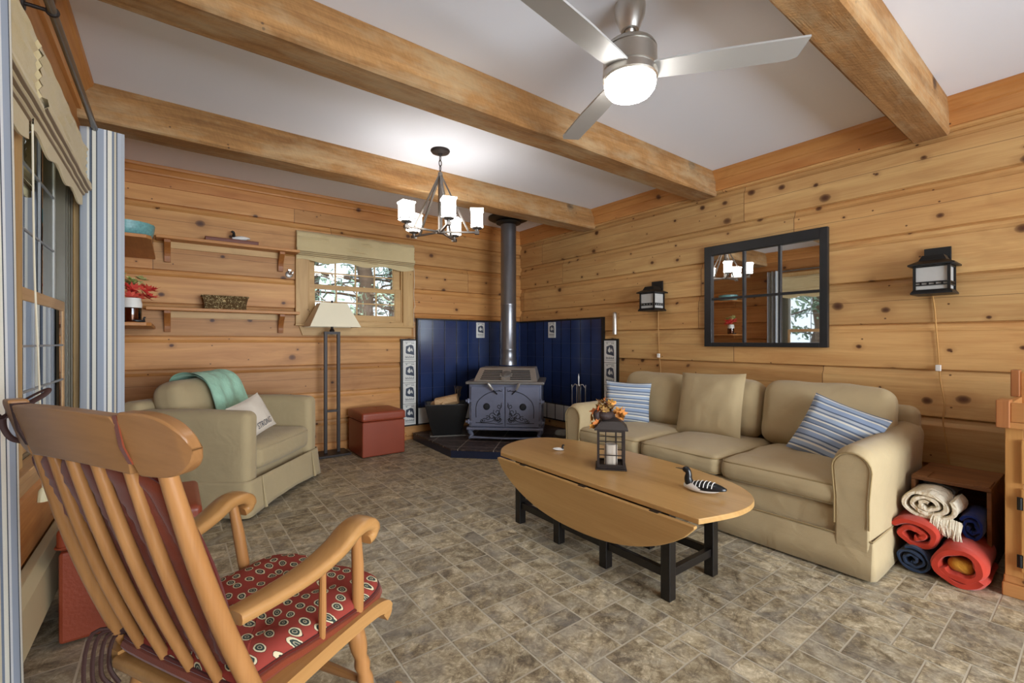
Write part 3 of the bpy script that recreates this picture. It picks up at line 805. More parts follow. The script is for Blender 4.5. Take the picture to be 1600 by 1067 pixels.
# ------------------------------------------------------------------ wall mirror made of an old window
def window_mirror():
    y0, y1, z0, z1 = -3.40, -2.518, 1.017, 1.835
    t = thing('window_mirror', 'black six pane window frame mirror hanging above the sofa', 'mirror', (0, (y0+y1)/2, z0))
    o = Vector((0, -(y0+y1)/2, -z0))
    def B(n, m, mat, **k): m.v = [v + o for v in m.v]; return build(n, m, mat, t, **k)
    m = MB(); frame4(m, 'Y', -.035, 0, y0, y1, z0, z1, .048, .060, .032, .075); B('frame', m, M['black_frame'], smooth=0, bevel=.003)
    g0, g1, h0, h1 = y0 + .048, y1 - .060, z0 + .032, z1 - .075
    m = MB()
    for k in (1, 2): y = g0 + (g1-g0)*k/3; m.bx(-.028, -.010, y-.009, y+.009, h0, h1)
    zc = (h0+h1)/2; m.bx(-.0275, -.010, g0, g1, zc-.009, zc+.009); B('muntin', m, M['black_frame'], smooth=0, bevel=.002)
    for i in range(3):
        for j in range(2):
            a, b = g0 + (g1-g0)*i/3 + .009*(i > 0), g0 + (g1-g0)*(i+1)/3 - .009*(i < 2)
            c, d = (h0, zc-.009) if j == 0 else (zc+.009, h1)
            B('mirror_pane', MB().bx(-.012, -.004, a, b, c, d), M['mirror'], smooth=0)
M['black_frame'] = plain('worn_black_frame', '#1d1f22', .4, var=.5, scale=14)
window_mirror()

# ------------------------------------------------------------------ wall lanterns with cords
def wall_lantern(y, z, label, cord, loc_switch):
    t = thing('wall_lantern', label, 'wall light', (-.012, y, z), 0, 'black wall lanterns beside the mirror')
    w = .072; D = .175
    m = MB().bx(-.014, .0, -.058, .058, .085, .255).bx(-D*.6, -.01, -.045, .045, .165, .178)
    m.bx(-D*.75, -.01, -.006, .006, .17, .19)
    build('backplate', m, M['black_metal'], t, smooth=0, bevel=.002)
    cx = -.015 - w
    def sq(a, z): return [(cx - a, -a, z), (cx + a, -a, z), (cx + a, a, z), (cx - a, a, z)]
    m = MB(); rings = [sq(.001, .205), sq(.045, .200), sq(.050, .188), sq(.055, .178), sq(.058, .170), sq(.098, .148), sq(.098, .140), sq(.001, .141)]
    vs = [p for r in rings for p in r]; fs = []
    for i in range(len(rings)-1):
        for q in range(4): fs.append((i*4+q, (i+1)*4+q, (i+1)*4+(q+1) % 4, i*4+(q+1) % 4))
    m.add(vs, [f[::-1] for f in fs]); build('roof', m, M['black_metal'], t, smooth=0)
    m = MB()
    for sx in (-1, 1):
        for sy in (-1, 1): m.bx(cx + sx*w - .006, cx + sx*w + .006, sy*w - .006, sy*w + .006, .0, .142)
    for zz in (.030, .046, .134):
        for sg in (-1, 1):
            m.bx(cx - w, cx + w, sg*w - .004, sg*w + .004, zz - .003, zz + .003); m.bx(cx + sg*w - .0038, cx + sg*w + .0038, -w, w, zz - .003, zz + .003)
    for q in (-.045, -.015, .015, .045):
        for sg in (-1, 1): m.bx(cx + q - .004, cx + q + .004, sg*w - .0035, sg*w + .0035, .030, .046); m.bx(cx + sg*w - .0035, cx + sg*w + .0035, q - .004, q + .004, .030, .046)
    build('cage', m, M['black_metal'], t, smooth=0)
    m = MB(); rings = [sq(.001, -.020), sq(.088, -.020), sq(.088, -.012), sq(.078, .004), sq(.001, .006)]
    vs = [p for r in rings for p in r]; fs = [(i*4+q, i*4+(q+1) % 4, (i+1)*4+(q+1) % 4, (i+1)*4+q) for i in range(4) for q in range(4)]
    m.add(vs, fs); build('base', m, M['black_metal'], t, smooth=0)
    build('frosted_glass', MB().bx(cx - w + .004, cx + w - .004, -w + .004, w - .004, .006, .139), M['frost'], t, smooth=0)
    c = build('cord', MB().tube(smoothpath([(q[0] + .012 - .004, q[1] - y, q[2] - z) for q in cord], 5), .0036, 6), M['cord'], t)
    sy, sz = loc_switch
    build('switch', MB().bx(-.018, 0, sy - y - .012, sy - y + .012, sz - z - .018, sz - z + .018), M['white'], c, smooth=0, bevel=.003)
wall_lantern(-3.945, 1.345, 'larger looking black wall lantern right of the mirror, above the crate', [(-.004, -3.92, 1.33), (-.006, -3.93, 1.25), (-.008, -3.938, 1.12), (-.006, -3.945, 1.0), (-.006, -3.949, .92), (-.006, -3.956, .82), (-.006, -3.972, .70), (-.006, -3.966, .60), (-.006, -3.978, .48), (-.006, -3.992, .36)], (-3.948, .905))
wall_lantern(-2.055, 1.352, 'black wall lantern left of the mirror, above the far end of the sofa', [(-.004, -2.056, 1.34), (-.006, -2.058, 1.2), (-.006, -2.066, 1.0), (-.006, -2.070, .92), (-.006, -2.080, .83), (-.006, -2.088, .72)], (-2.068, .93))
t = tag(build('match_holder', MB().lathe([(.001, 0), (.022, 0), (.022, .20), (.018, .212), (.012, .22), (.001, .221)], n=18), M['nickel'], loc=(-.035, -1.572, 1.13)), 'slim silver metal tube hanging on the wall above the tiled panel', 'match holder')

# ------------------------------------------------------------------ corner tile panels
def picture_tile(parent, axis, a0, a1, z0, z1, face, o):
    def q(a, d, z): return (a, face - d, z) if axis == 'X' else (face - d, a, z)
    m = MB(); v0, v1 = q(a0 + .002, 0, z0 + .002), q(a1 - .002, .006, z1 - .002)
    m.bx(v0[0], v1[0], v0[1], v1[1], v0[2], v1[2]); m.v = [v + o for v in m.v]
    tl = build('picture_tile', m, M['white_tile'], parent, smooth=0, label='white glazed tile with a small blue grey scene')
    W, Hh = a1 - a0, z1 - z0; m = MB()
    def P(u, v, d=.0068): return Vector(q(a0 + (u if axis == 'X' else 1 - u)*W, d, z0 + v*Hh)) + o
    def poly(pts): 
        m.add([P(*p) for p in pts], [tuple(range(len(pts)))])
    poly([(.20, .42), (.30, .37), (.62, .34), (.86, .30), (.84, .58), (.78, .75), (.60, .80), (.40, .76), (.22, .72)])
    poly([(.14, .93), (.86, .95), (.86, .935), (.14, .915)]); poly([(.14, .12), (.86, .12), (.86, .105), (.14, .105)])
    for u in (.22, .28, .64, .72, .80): poly([(u, .84), (u + .035, .84), (u + .045, .90), (u + .01, .89)])
    for k, u in enumerate((.18, .25, .32, .40, .48, .56, .64, .72, .79)): poly([(u, .17), (u + .045, .17), (u + .045, .17 + (.10, .07, .09, .06)[k % 4]), (u + .012, .17 + (.10, .07, .09, .06)[k % 4])])
    build('print', m, M['ink'], tl, smooth=0)
    m2 = MB()
    m2.add([P(*p, .0073) for p in [(.36, .50), (.50, .45), (.60, .52), (.56, .62), (.48, .72), (.40, .62), (.34, .58)]], [tuple(range(7))])
    m2.add([P(*p, .0073) for p in [(.60, .55), (.72, .46), (.74, .54), (.66, .66)]], [tuple(range(4))])
    build('print', m2, M['white_tile'], tl, smooth=0)
def tile_panels():
    # blue panels
    for axis, A, mat, pt, wt, lab in (('X', -1.441, 'blue_x', (-.685, -.565), [(-1.425, -1.30), (-1.29, -1.165), (-1.155, -1.03), (-1.02, -.895), (-.885, -.76), (-.75, -.625), (-.615, -.49), (-.48, -.355)], 'framed panel of dark blue tiles on the back wall behind the stove'), ('Y', -1.411, 'blue_y', (-.69, -.565), [(-1.40, -1.27), (-1.255, -1.125), (-1.11, -.98), (-.965, -.835), (-.82, -.69), (-.675, -.545), (-.53, -.40)], 'framed panel of dark blue tiles on the right wall behind the stove')):
        t = thing('tile_panel', lab, 'tile panel', (A/2, 0, .15) if axis == 'X' else (0, A/2, .15), 0, 'blue tile panels in the stove corner')
        o = Vector((-A/2, 0, -.15)) if axis == 'X' else Vector((0, -A/2, -.15))
        def B(n, m, mt, **k): m.v = [v + o for v in m.v]; return build(n, m, mt, t, **k)
        def bb(m, a0, a1, d0, d1, z0, z1): 
            return m.bx(a0, a1, -d1, -d0, z0, z1) if axis == 'X' else m.bx(-d1, -d0, a0, a1, z0, z1)
        B('blue_tiles', bb(MB(), A + .01, -.02, .0, .022, .345, 1.295), M[mat], smooth=0)
        m = MB(); bb(m, A - .004, A + .012, 0, .034, .15, 1.31); bb(m, A + .012, -.034, 0, .034, 1.293, 1.31); bb(m, A + .012, -.034, 0, .0212, .15, .345)
        B('frame', m, M['black_trim'], smooth=0)
        picture_tile(t, axis, pt[0], pt[1], 1.10, 1.285, -.022, o)
        for a0, a1 in wt: B('white_tile', bb(MB(), a0, a1, .0215, .027, .165, .335), M['white_tile'], smooth=0, bevel=.002, label='plain white tile')
    for axis, a0, a1, lab in (('X', -1.624, -1.449, 'strip of four white picture tiles left of the blue back wall panel'), ('Y', -1.598, -1.419, 'strip of four white picture tiles right of the blue panel, partly behind the sofa')):
        c = (a0 + a1)/2
        t = thing('picture_tile_strip', lab, 'tile strip', (c, 0, .15) if axis == 'X' else (0, c, .15), 0, 'picture tile strips beside the blue panels')
        o = Vector((-c, 0, -.15)) if axis == 'X' else Vector((0, -c, -.15))
        m = MB()
        if axis == 'X': m.bx(a0, a1, -.02, 0, .15, 1.085)
        else: m.bx(-.02, 0, a0, a1, .15, 1.085)
        m.v = [v + o for v in m.v]; build('frame', m, M['black_trim'], t, smooth=0)
        b0, b1 = (a0 + .022, a1 - .004) if axis == 'X' else (a0 + .022, a1 - .004)
        for k in range(4): picture_tile(t, axis, b0, b1, .165 + k*.226, .165 + (k+1)*.226, -.02, o)
tile_panels()

# ------------------------------------------------------------------ hearth and stove
hp = [(0, 0), (-1.50, 0), (-1.53, -.93), (-.93, -1.53), (0, -1.50)]
hp2 = [(-.036, -.036), (-1.49, -.036), (-1.53, -.93), (-.93, -1.53), (-.036, -1.49)]
t = thing('hearth', 'raised corner hearth with dark slate tiles and blue edge under the stove', 'hearth', (-.75, -.75, 0))
m = MB().prism([(x + .75, y + .75) for x, y in hp2], 0, .066); build('platform', m, M['hearth_blue'], t, smooth=0)
m = MB().prism([(x*1.005 + .75, y*1.005 + .75) for x, y in hp2], .066, .080); build('slate_top', m, M['slate'], t, smooth=0, bevel=.003)

def stove():
    t = thing('wood_stove', 'blue grey cast iron wood stove with two scroll decorated doors', 'wood stove', (-.705, -.70, .08), radians(-43))
    # local: front is -y ; width along x
    W = .36; D0, D1 = -.33, .24; zb, zt = .125, .560
    m = MB(); m.bx(-W, W, D0, D1, zb, zt); build('firebox', m, M['iron'], t, smooth=0, bevel=.008)
    m = MB(); m.bx(-W - .03, W + .03, D0 - .04, D1 + .02, zt - .006, zt + .022); build('top_plate', m, M['iron_top'], t, smooth=0, bevel=.008)
    m = MB(); m.bx(-W - .02, W + .02, D0 - .035, D1, zb - .022, zb + .004); m.bx(-W + .02, W - .02, D0 - .045, D0, .052 - .03, .052 - .018); build('base_plate', m, M['iron'], t, smooth=0, bevel=.006)
    # sloping warming hood with grille
    x0, x1 = -.30, .30
    m = MB(); y0, y1, y2 = D0 + .015, D0 + .21, D1 - .02; za, zc = zt + .022, zt + .145
    vs = [(x0-.02, y0, za), (x1+.02, y0, za), (x1-.012, y1, zc), (x0+.012, y1, zc), (x0+.012, y2, zc), (x1-.012, y2, zc), (x0-.02, y2, za), (x1+.02, y2, za)]
    m.add(vs, [(0,1,2,3), (3,2,5,4), (0,3,4,6), (1,7,5,2), (4,5,7,6), (0,6,7,1)]); hood = build('warming_hood', m, M['iron_light'], t, smooth=0, bevel=.006)
    ang = math.atan2(zc - za, y1 - y0); L = sqrt((zc-za)**2 + (y1-y0)**2)
    Mg = Matrix.Translation((0, y0, za)) @ Matrix.Rotation(ang, 4, 'X')
    m = MB()
    for sx in (-1, 1):
        for k in range(6):
            m.bx(sx*.062 if k in (2, 3) else sx*.045, sx*(.235 + .004*(5-k)), .030 + k*.0285, .030 + k*.0285 + .011, .0, .0035, Mg)
    build('grille_slot', m, M['iron_dark'], hood, smooth=0)
    m = MB().lathe([(.001, .012), (.02, .011), (.03, .008), (.042, .010), (.050, .006), (.052, .0)], n=20, M=Mg @ Matrix.Translation((0, L*.52, .002))); build('medallion', m, M['iron_top'], hood)
    m = MB(); m.bx(x0+.02, x1-.02, .008, .016, 0, .008, Mg); m.bx(-.03, -.02, .0, .02, .005, .03, Mg); build('grille_rail', m, M['iron_light'], hood, smooth=0)
    # doors
    for sx in (-1, 1):
        m = MB(); m.bx(sx*.006, sx*(W - .022), D0 - .020, D0, zb + .012, zt - .030); d = build('door', m, M['iron'], t, smooth=0, bevel=.004)
        f = D0 - .0215
        def q(u, v, r=0): return (sx*u, f - r, v)
        m = MB()
        m.tube(smoothpath([q(.030, zt-.075), q(.055, zt-.07), q(.11, zt-.075), q(.19, zt-.105), q(.26, zt-.165), q(.285, zt-.23), q(.285, zb+.10)], 5), .0035, 6)
        m.tube([q(.028, zt-.055), q(.028, zt-.075), q(.06, zt-.062)], .003, 6)
        m.tube(smoothpath([q(.02, zb+.045), q(.08, zb+.04), q(.13, zb+.045), q(.29, zb+.05)], 4), .003, 6)
        def curl(cx, cz, r, turns, a0, sg=1):
            pts = []
            for i in range(int(16*turns) + 1):
                f_ = i/(16*turns); a = a0 + sg*2*pi*turns*f_; rr = r*(1 - .8*f_)
                pts.append(q(cx + rr*cos(a), cz + rr*sin(a)))
            m.tube(pts, .0032, 6)
        curl(.055, zb+.215, .028, 1.2, 2.2); curl(.075, zb+.155, .040, 1.2, .6, -1); curl(.055, zb+.135, .022, 1.2, 4, 1); curl(.125, zb+.115, .036, 1.3, 2.8, -1)
        curl(.17, zb+.095, .026, 1.2, 1.0, 1); curl(.205, zb+.075, .020, 1.1, 2.5, -1); curl(.06, zb+.085, .03, 1.1, 5, -1); curl(.235, zb+.066, .015, 1.1, 1.5, 1)
        for k in range(9):
            a = radians(200 + k*22); m.tube([q(.072 + .02*cos(a), zb+.10 + .02*sin(a)), q(.072 + .048*cos(a), zb+.10 + .045*sin(a))], [.006, .002], 6)
        m.tube(smoothpath([q(.03, zb+.25), q(.045, zb+.19), q(.07, zb+.12), q(.12, zb+.07), q(.2, zb+.055), q(.26, zb+.05)], 5), .0026, 6)
        build('scrollwork', m, M['iron_dark'], d)
        m = MB().lathe([(.001, .010), (.024, .009), (.030, .004), (.034, .0)], n=22, M=Matrix.Translation((sx*.18, f, zt-.225)) @ Matrix.Rotation(radians(90), 4, 'X')); build('draft_knob', m, M['iron_dark'], d)
        m = MB().tube([q(.075 if sx < 0 else .075, zt-.10, .01), q(.11 if sx < 0 else .12, zt-.055, .045)], .006, 8); h = build('handle', m, M['iron_dark'], d)
        m = MB().tube([q(.11 if sx < 0 else .12, zt-.055, .045), q(.142, zt - .008, .066), q(.155, zt + .012, .07)], [.009, .015, .010], 10); build('grip', m, M['iron_light'], h)
        for zz in (zb + .06, zt - .17):
            build('hinge', MB().cyl((sx*(W + .002), D0 - .018, zz - .022), (sx*(W + .002), D0 - .018, zz + .022), .011).bx(sx*(W - .05), sx*(W + .03), D0 - .026, D0 - .012, zz - .011, zz + .011), M['iron'], t)
    for sx in (-1, 1):
        for y, s2 in ((D0 + .015, -1), (D1 - .03, 1)):
            pts = smoothpath([(sx*(W - .03), y, zb - .01), (sx*(W - .005), y + s2*.012, zb - .035), (sx*(W - .025), y + s2*.004, .05), (sx*(W - .01), y + s2*.02, .024), (sx*(W - .01), y + s2*.03, .022)], 5)
            build('leg', MB().tube(pts, [.03 - .0012*i*.8 for i in range(len(pts))], 10), M['iron'], t)
    build('log_retainer', MB().tube(smoothpath([(-W + .03, D0 - .01, .035), (-.1, D0 - .045, .03), (.1, D0 - .045, .03), (W - .03, D0 - .01, .035)], 6), .008, 8), M['iron'], t)
stove()
t = thing('stovepipe', 'dark metal stovepipe rising from the wood stove to the ceiling', 'stovepipe', (-.56, -.50, .797))
zP = H - .797
build('pipe', MB().lathe([(.001, 0), (.096, 0), (.094, .03), (.092, .06), (.087, .07), (.087, .16), (.089, .165), (.089, .18), (.0865, .185), (.0865, .66), (.0885, .665), (.0885, .68), (.086, .685), (.086, zP - .01), (.001, zP - .01)], n=32), M['pipe'], t)
build('ceiling_collar', MB().lathe([(.088, zP - .085), (.10, zP - .075), (.135, zP - .07), (.145, zP - .055), (.13, zP - .045), (.20, zP - .03), (.225, zP - .018), (.225, zP), (.088, zP)], n=36), M['steel_dark2'] if 'steel_dark2' in M else plain('collar_metal', '#2d2b29', .5, .5), t)
t.location = Vector((-.56, -.50, .797)) * S

# black bin with firewood beside the stove
def bin_():
    t = thing('firewood_bin', 'black flared wood bin standing left of the stove', 'bin', (-1.235, -.30, .08), radians(-25))
    m = MB(); a, b, h = .145, .225, .33
    lo = [(-a, -a*.8, 0), (a, -a*.8, 0), (a, a*.8, 0), (-a, a*.8, 0)]; hi = [(-b, -b*.72, h), (b, -b*.72, h), (b, b*.72, h), (-b, b*.72, h)]
    mid = [(p[0]*.35 + q[0]*.65 - .0, p[1]*.35 + q[1]*.65, h*.62) for p, q in zip(lo, hi)]; inn = [(p[0]*.94, p[1]*.94, h) for p in hi]; ilo = [(p[0]*.9, p[1]*.9, h*.6) for p in lo]
    vs = lo + mid + hi + inn + ilo; fs = [(3, 2, 1, 0)] + [(i*4+k, i*4+(k+1) % 4, i*4+4+(k+1) % 4, i*4+4+k) for i in range(4) for k in range(4)] + [(16, 17, 18, 19)]
    m.add(vs, fs); build('bin_body', m, plain('black_vinyl', '#0e0d0d', .3, var=.2), t, smooth=0, bevel=.006)
    build('tray', MB().prism([(-.17, -.14), (.19, -.14), (.19, .12), (-.17, .12)], 0, .008), M['rock'], t)
bin_()
def log(loc, rot, L, r, seed, label):
    R = random.Random(seed); m = MB(); n = 7; prof = [(r*R.uniform(.7, 1.1)*cos(2*pi*k/n), r*R.uniform(.6, 1.0)*sin(2*pi*k/n)) for k in range(n)]
    m.prism(prof, -L/2, L/2); o = build('split_log', m, M['log_end'], loc=loc, rot=rot, smooth=0, bevel=.003)
    tag(o, label, 'log', 'firewood in the black bin')
log((-1.245, -.33, .435), (radians(78), 0, radians(50)), .24, .072, 3, 'large pale split log lying across the black bin')
log((-1.20, -.23, .40), (radians(80), 0, radians(-35)), .24, .045, 5, 'narrow split log at the back of the black bin')
log((-1.30, -.26, .395), (radians(85), 0, radians(10)), .2, .04, 9, 'small log at the left edge of the black bin')
m = MB(); R_ = random.Random(2)
for k in range(9):
    a = R_.uniform(0, 6.28); m.tube([(R_.gauss(0, .008), R_.gauss(0, .008), 0), (R_.gauss(0, .016), R_.gauss(0, .016), .11), (R_.gauss(0, .025), R_.gauss(0, .025), .2)], [.006, .005, .003], 5)
m.tube([(.018*cos(a), .018*sin(a), .08) for a in [i*.6 for i in range(11)]], .005, 5)
tag(build('kindling_bundle', m, M['bark'], loc=(-1.125, -.335, .38), rot=(0, radians(8), 0)), 'thin tied bundle of kindling standing up in the black bin', 'kindling')
# fireplace tools
t = thing('fireplace_tool_set', 'polished wrought metal fireplace tool stand behind the sofa arm', 'fireplace tools', (-.125, -1.16, .08))
m = MB().lathe([(.001, 0), (.09, 0), (.09, .012), (.02, .02), (.009, .03), (.009, .50), (.014, .51), (.007, .53), (.010, .60), (.004, .63), (.001, .64)], n=16); build('stand', m, M['nickel'], t)
for k in range(4):
    a = k*pi/2 + .5; d = (cos(a), sin(a))
    build('hook', MB().tube(smoothpath([(0, 0, .50), (d[0]*.04, d[1]*.04, .525), (d[0]*.07, d[1]*.07, .49), (d[0]*.075, d[1]*.075, .52)], 4), .0045, 6), M['nickel'], t)
    pts = [(d[0]*.072, d[1]*.072, z) for z in (.50, .44, .36, .28, .2, .10)]
    m = MB().tube(pts, [.006, .004, .006, .004, .004, .004], 6)
    if k == 0: m.bx(d[0]*.072-.03, d[0]*.072+.03, d[1]*.072-.004, d[1]*.072+.004, .05, .12)
    elif k == 1: m.lathe([(.028, .04), (.026, .10), (.006, .13)], c=(d[0]*.072, d[1]*.072, 0), n=10)
    else: m.tube([(d[0]*.072, d[1]*.072, .10), (d[0]*.1, d[1]*.1, .09)], .005, 6)
    build('tool', m, M['nickel'], t)
# small things on the floor between stove and sofa
for k, (x, y, r, lab) in enumerate([(-.34, -1.27, .06, 'grey stone by the stove, topmost of the pile'), (-.42, -1.22, .075, 'largest grey stone beside the right leg of the stove'), (-.30, -1.36, .065, 'grey stone lying nearest the sofa arm')]):
    m = MB().ball((0, 0, 0), (r*1.1, r, r*.62), 12)
    for v in m.v: v += noise.noise_vector(v * 14 + Vector((k*5, 0, 0))) * .012
    lo = min(v.z for v in m.v); tag(build('stone', m, M['rock'], loc=(x, y, .08 - lo)), lab, 'stone', 'stones on the hearth')

# ------------------------------------------------------------------ curtains, rod and roman shades on the left wall
def curtain(name_label, path, zt, zb, group='striped curtains at the left windows', lean=0.0):
    P = smoothpath(path, 8); L = [0]
    for a, b in zip(P, P[1:]): L.append(L[-1] + (b - a).length)
    m = MB(); n = len(P) - 1; nz = 24
    org = Vector((P[0].x, P[0].y, 0))
    for off, flip in ((.0, False), (.004, True)):
        vs = []; uv = []; fs = []
        for j in range(nz + 1):
            v = j/nz; z = zb + (zt - zb)*v
            for i in range(n + 1):
                a = P[max(i-1, 0)]; b = P[min(i+1, n)]; d = (b - a); nrm = Vector((d.y, -d.x, 0)).normalized() if d.length > 0 else Vector((1, 0, 0))
                q = P[i] + nrm*off
                wob = noise.noise(Vector((L[i]*6, v*1.5, 3))) * .012 * (1 - v)
                sp = lean*(1 - v)
                vs.append((q.x + nrm.x*wob - org.x, q.y + sp*(1 - i/n*1.0) + nrm.y*wob - org.y, z)); uv.append((L[i]/.15, v))
        for j in range(nz):
            for i in range(n):
                a = j*(n+1)+i; f = (a, a+1, a+n+2, a+n+1); fs.append(f[::-1] if flip else f)
        m.add(vs, fs, None, uv)
    o = build('striped_curtain', m, M['curtain'], loc=tuple(org), smooth=180)
    tag(o, name_label, 'curtain', group)
M['curtain'] = stripes('striped_curtain_cloth', [(0, '#a9adb4'), (.14, '#e6e4da'), (.20, '#5c6678'), (.24, '#343c49'), (.27, '#e4e0d2'), (.37, '#3b4452'), (.40, '#99a2b1'), (.56, '#d9dadb'), (.62, '#39424f'), (.65, '#e6e1d2'), (.76, '#6f7a8c'), (.82, '#cbbfa5'), (.87, '#3f4857'), (.90, '#b0b5be')], 'UV', 0, 1.0)
curtain('blue and cream striped curtain bunched between the far left window and the corner shelves', [(-3.925, -1.36, 0), (-3.86, -1.335, 0), (-3.80, -1.35, 0), (-3.86, -1.385, 0), (-3.925, -1.40, 0), (-3.86, -1.425, 0), (-3.775, -1.425, 0), (-3.84, -1.455, 0), (-3.925, -1.475, 0), (-3.85, -1.50, 0), (-3.757, -1.485, 0)], 2.125, .03)
curtain('striped curtain close to the viewer, covering the near left window', [(-3.872, -3.08, 0), (-3.846, -3.11, 0), (-3.858, -3.17, 0), (-3.880, -3.24, 0), (-3.866, -3.29, 0), (-3.850, -3.33, 0), (-3.868, -3.39, 0), (-3.882, -3.45, 0), (-3.86, -3.52, 0), (-3.82, -3.60, 0), (-3.86, -3.70, 0), (-3.88, -3.80, 0), (-3.85, -3.9, 0), (-3.80, -4.0, 0), (-3.86, -4.1, 0)], 2.125, .03, lean=.19)
t = thing('curtain_rod', 'steel curtain rod held off the wall above the left windows', 'curtain rod', (-3.868, -2.8, 2.12))
build('rod', MB().cyl((0, 1.40, 0), (0, -1.5, 0), .0125, n=16).lathe([(.001, -.012), (.017, -.01), (.019, 0), (.017, .01), (.001, .012)], M=Matrix.Translation((0, 1.41, 0)) @ Matrix.Rotation(radians(90), 4, 'X'), n=16), M['steel_dark'], t)
for y in (.30, -.95): build('bracket', MB().cyl((-.068, y, .0), (0, y, 0), .006).lathe([(.001, 0), (.020, 0), (.020, .006), (.001, .007)], n=14, M=Matrix.Translation((-.068, y, 0)) @ Matrix.Rotation(radians(90), 4, 'Y')).lathe([(.016, -.006), (.018, 0), (.016, .006)], n=16, M=Matrix.Translation((0, y, 0)) @ Matrix.Rotation(radians(90), 4, 'X')), M['bronze'], t)

def roman_shade(axis, a0, a1, face, zt, zfold, zb, label, depth=.05, cord=None, tassel=False, scallop=3):
    """axis the shade runs along; face = wall plane; it hangs towards the room"""
    sgn = -1 if axis == 'X' else 1
    base = ((a0+a1)/2, face, zb) if axis == 'X' else (face, (a0+a1)/2, zb)
    t = thing('roman_shade', label, 'window shade', base, 0, None)
    def G(a, d, z):
        q = (a, face + sgn*d, z) if axis == 'X' else (face + sgn*d, a, z)
        return (q[0]-base[0], q[1]-base[1], q[2]-base[2])
    # flat face with soft horizontal bands, then the stacked folds
    prof = [(.0, zt), (depth*.6, zt + .004), (depth, zt - .012)]
    z = zt - .012; n = 5
    while z > zfold + .03:
        prof += [(depth + .010, z - .018), (depth + .002, z - .032)]; z -= .032
    m = MB(); NA = 40
    def face_grid(prof, amp, mb):
        vs = []; fs = []; k = len(prof)
        for i in range(NA + 1):
            a = a0 + (a1-a0)*i/NA
            for j, (d, z_) in enumerate(prof):
                w_ = noise.noise(Vector((a*7, j*.7, 1))) * amp
                vs.append(G(a, max(0, d + w_), z_ + w_*.8))
        for i in range(NA):
            for j in range(k-1): 
                f = (i*k+j, i*k+j+1, (i+1)*k+j+1, (i+1)*k+j); fs.append(f if axis == 'X' else f[::-1])
        mb.add(vs, fs)
    prof += [(depth*.5, zfold), (.002, zfold)]
    face_grid(prof, .006, m)
    m.add([G(a0, d, z_) for d, z_ in prof], [tuple(range(len(prof)))]); m.add([G(a1, d, z_) for d, z_ in prof], [tuple(range(len(prof)))[::-1]])
    build('shade_cloth', m, M['burlap'], t, smooth=60)
    m = MB(); m2 = MB()
    for k in range(4):
        d0 = depth + .010 - .012*k; zz = zfold + .012 - .014*k
        face_grid([(d0*.4, zz + .03), (d0 + .012, zz + .022), (d0 + .016, zz), (d0 + .002, zz - .012), (d0*.3, zz - .006)], .004, m)
    f_ = build('fold', m, M['burlap'], t, smooth=60)
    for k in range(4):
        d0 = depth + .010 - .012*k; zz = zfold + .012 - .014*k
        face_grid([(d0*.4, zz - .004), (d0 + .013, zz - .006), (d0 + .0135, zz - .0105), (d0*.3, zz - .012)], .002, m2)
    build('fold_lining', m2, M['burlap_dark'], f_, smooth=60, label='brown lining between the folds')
    # hem with gentle scallops
    m = MB(); vs = []; fs = []; NH = 60
    for i in range(NH + 1):
        u = i/NH; a = a0 + (a1-a0)*u
        sc_ = .013 * sin(2*pi*scallop*u + .6)
        for d, z_ in ((depth*.75, zfold + .02), (depth*.75, zb + sc_), (depth*.75 - .006, zb + sc_), (depth*.75 - .006, zfold + .02)): vs.append(G(a, d, z_))
    for i in range(NH):
        for j in range(4):
            f = (i*4+j, i*4+(j+1) % 4, (i+1)*4+(j+1) % 4, (i+1)*4+j); fs.append(f if axis == 'X' else f[::-1])
    m.add(vs, fs); build('hem', m, M['burlap'], t, smooth=40)
    if cord:
        pts = [Vector(p) - Vector(base) for p in cord]
        c = build('pull_cord', MB().tube(smoothpath(pts, 5), .0026, 5), M['string'], t)
        if tassel: build('cord_weight', MB().lathe([(.001, .0), (.015, .0), (.012, .035), (.005, .045), (.001, .046)], c=tuple(pts[-1] - Vector((0, 0, .04))), n=10), M['cream'], c)
roman_shade('X', -2.646, -1.486, 0, 2.083, 1.885, 1.812, 'woven oatmeal roman shade half raised over the small back window', .05, [(-1.478, -.03, 1.85), (-1.475, -.035, 1.7), (-1.482, -.035, 1.55), (-1.470, -.035, 1.44), (-1.482, -.035, 1.38), (-1.477, -.035, 1.08)])
roman_shade('Y', -2.50, -1.525, XL + .026, 2.03, 1.80, 1.72, 'oatmeal roman shade drawn up at the far left window', .032, scallop=3)
roman_shade('Y', -3.60, -2.56, XL + .026, 2.02, 1.76, 1.67, 'oatmeal roman shade on the near left window, beside the close curtain', .032, [(-3.90, -2.575, 1.72), (-3.902, -2.54, 1.3), (-3.90, -2.50, 1.0), (-3.90, -2.46, .75), (-3.898, -2.447, .575)], True)

# ------------------------------------------------------------------ shelves on the back wall and the corner
def shelf(x0, x1, z, label, bz):
    t = thing('wall_shelf', label, 'shelf', ((x0+x1)/2, 0, z), 0, 'pine shelves on two wooden brackets'); c = (x0+x1)/2
    build('shelf_board', MB().bx(x0-c, x1-c, -.155, 0, -.024, 0), M['shelf'], t, smooth=0, bevel=.003)
    build('cleat', MB().bx(-3.57-c, -2.79-c, -.02, 0, -.075, -.024), M['casing_x'], t, smooth=0)
    for x in (-3.59, -2.775):
        poly = [(0, -.024), (-.115, -.024), (-.115, -.045), (-.10, -.06)] + [(-.035 - .060*(1-q)**2, -.065 - .10*q) for q in (.2, .4, .6, .8, 1)] + [(-.03, -.19), (0, -.19)]
        build('bracket', MB().prism(poly, -.021, .021, Matrix.Translation((x-c, 0, 0)) @ Matrix(((0,0,1,0),(1,0,0,0),(0,1,0,0),(0,0,0,1)))), M['bracket'], t, smooth=0, bevel=.002)
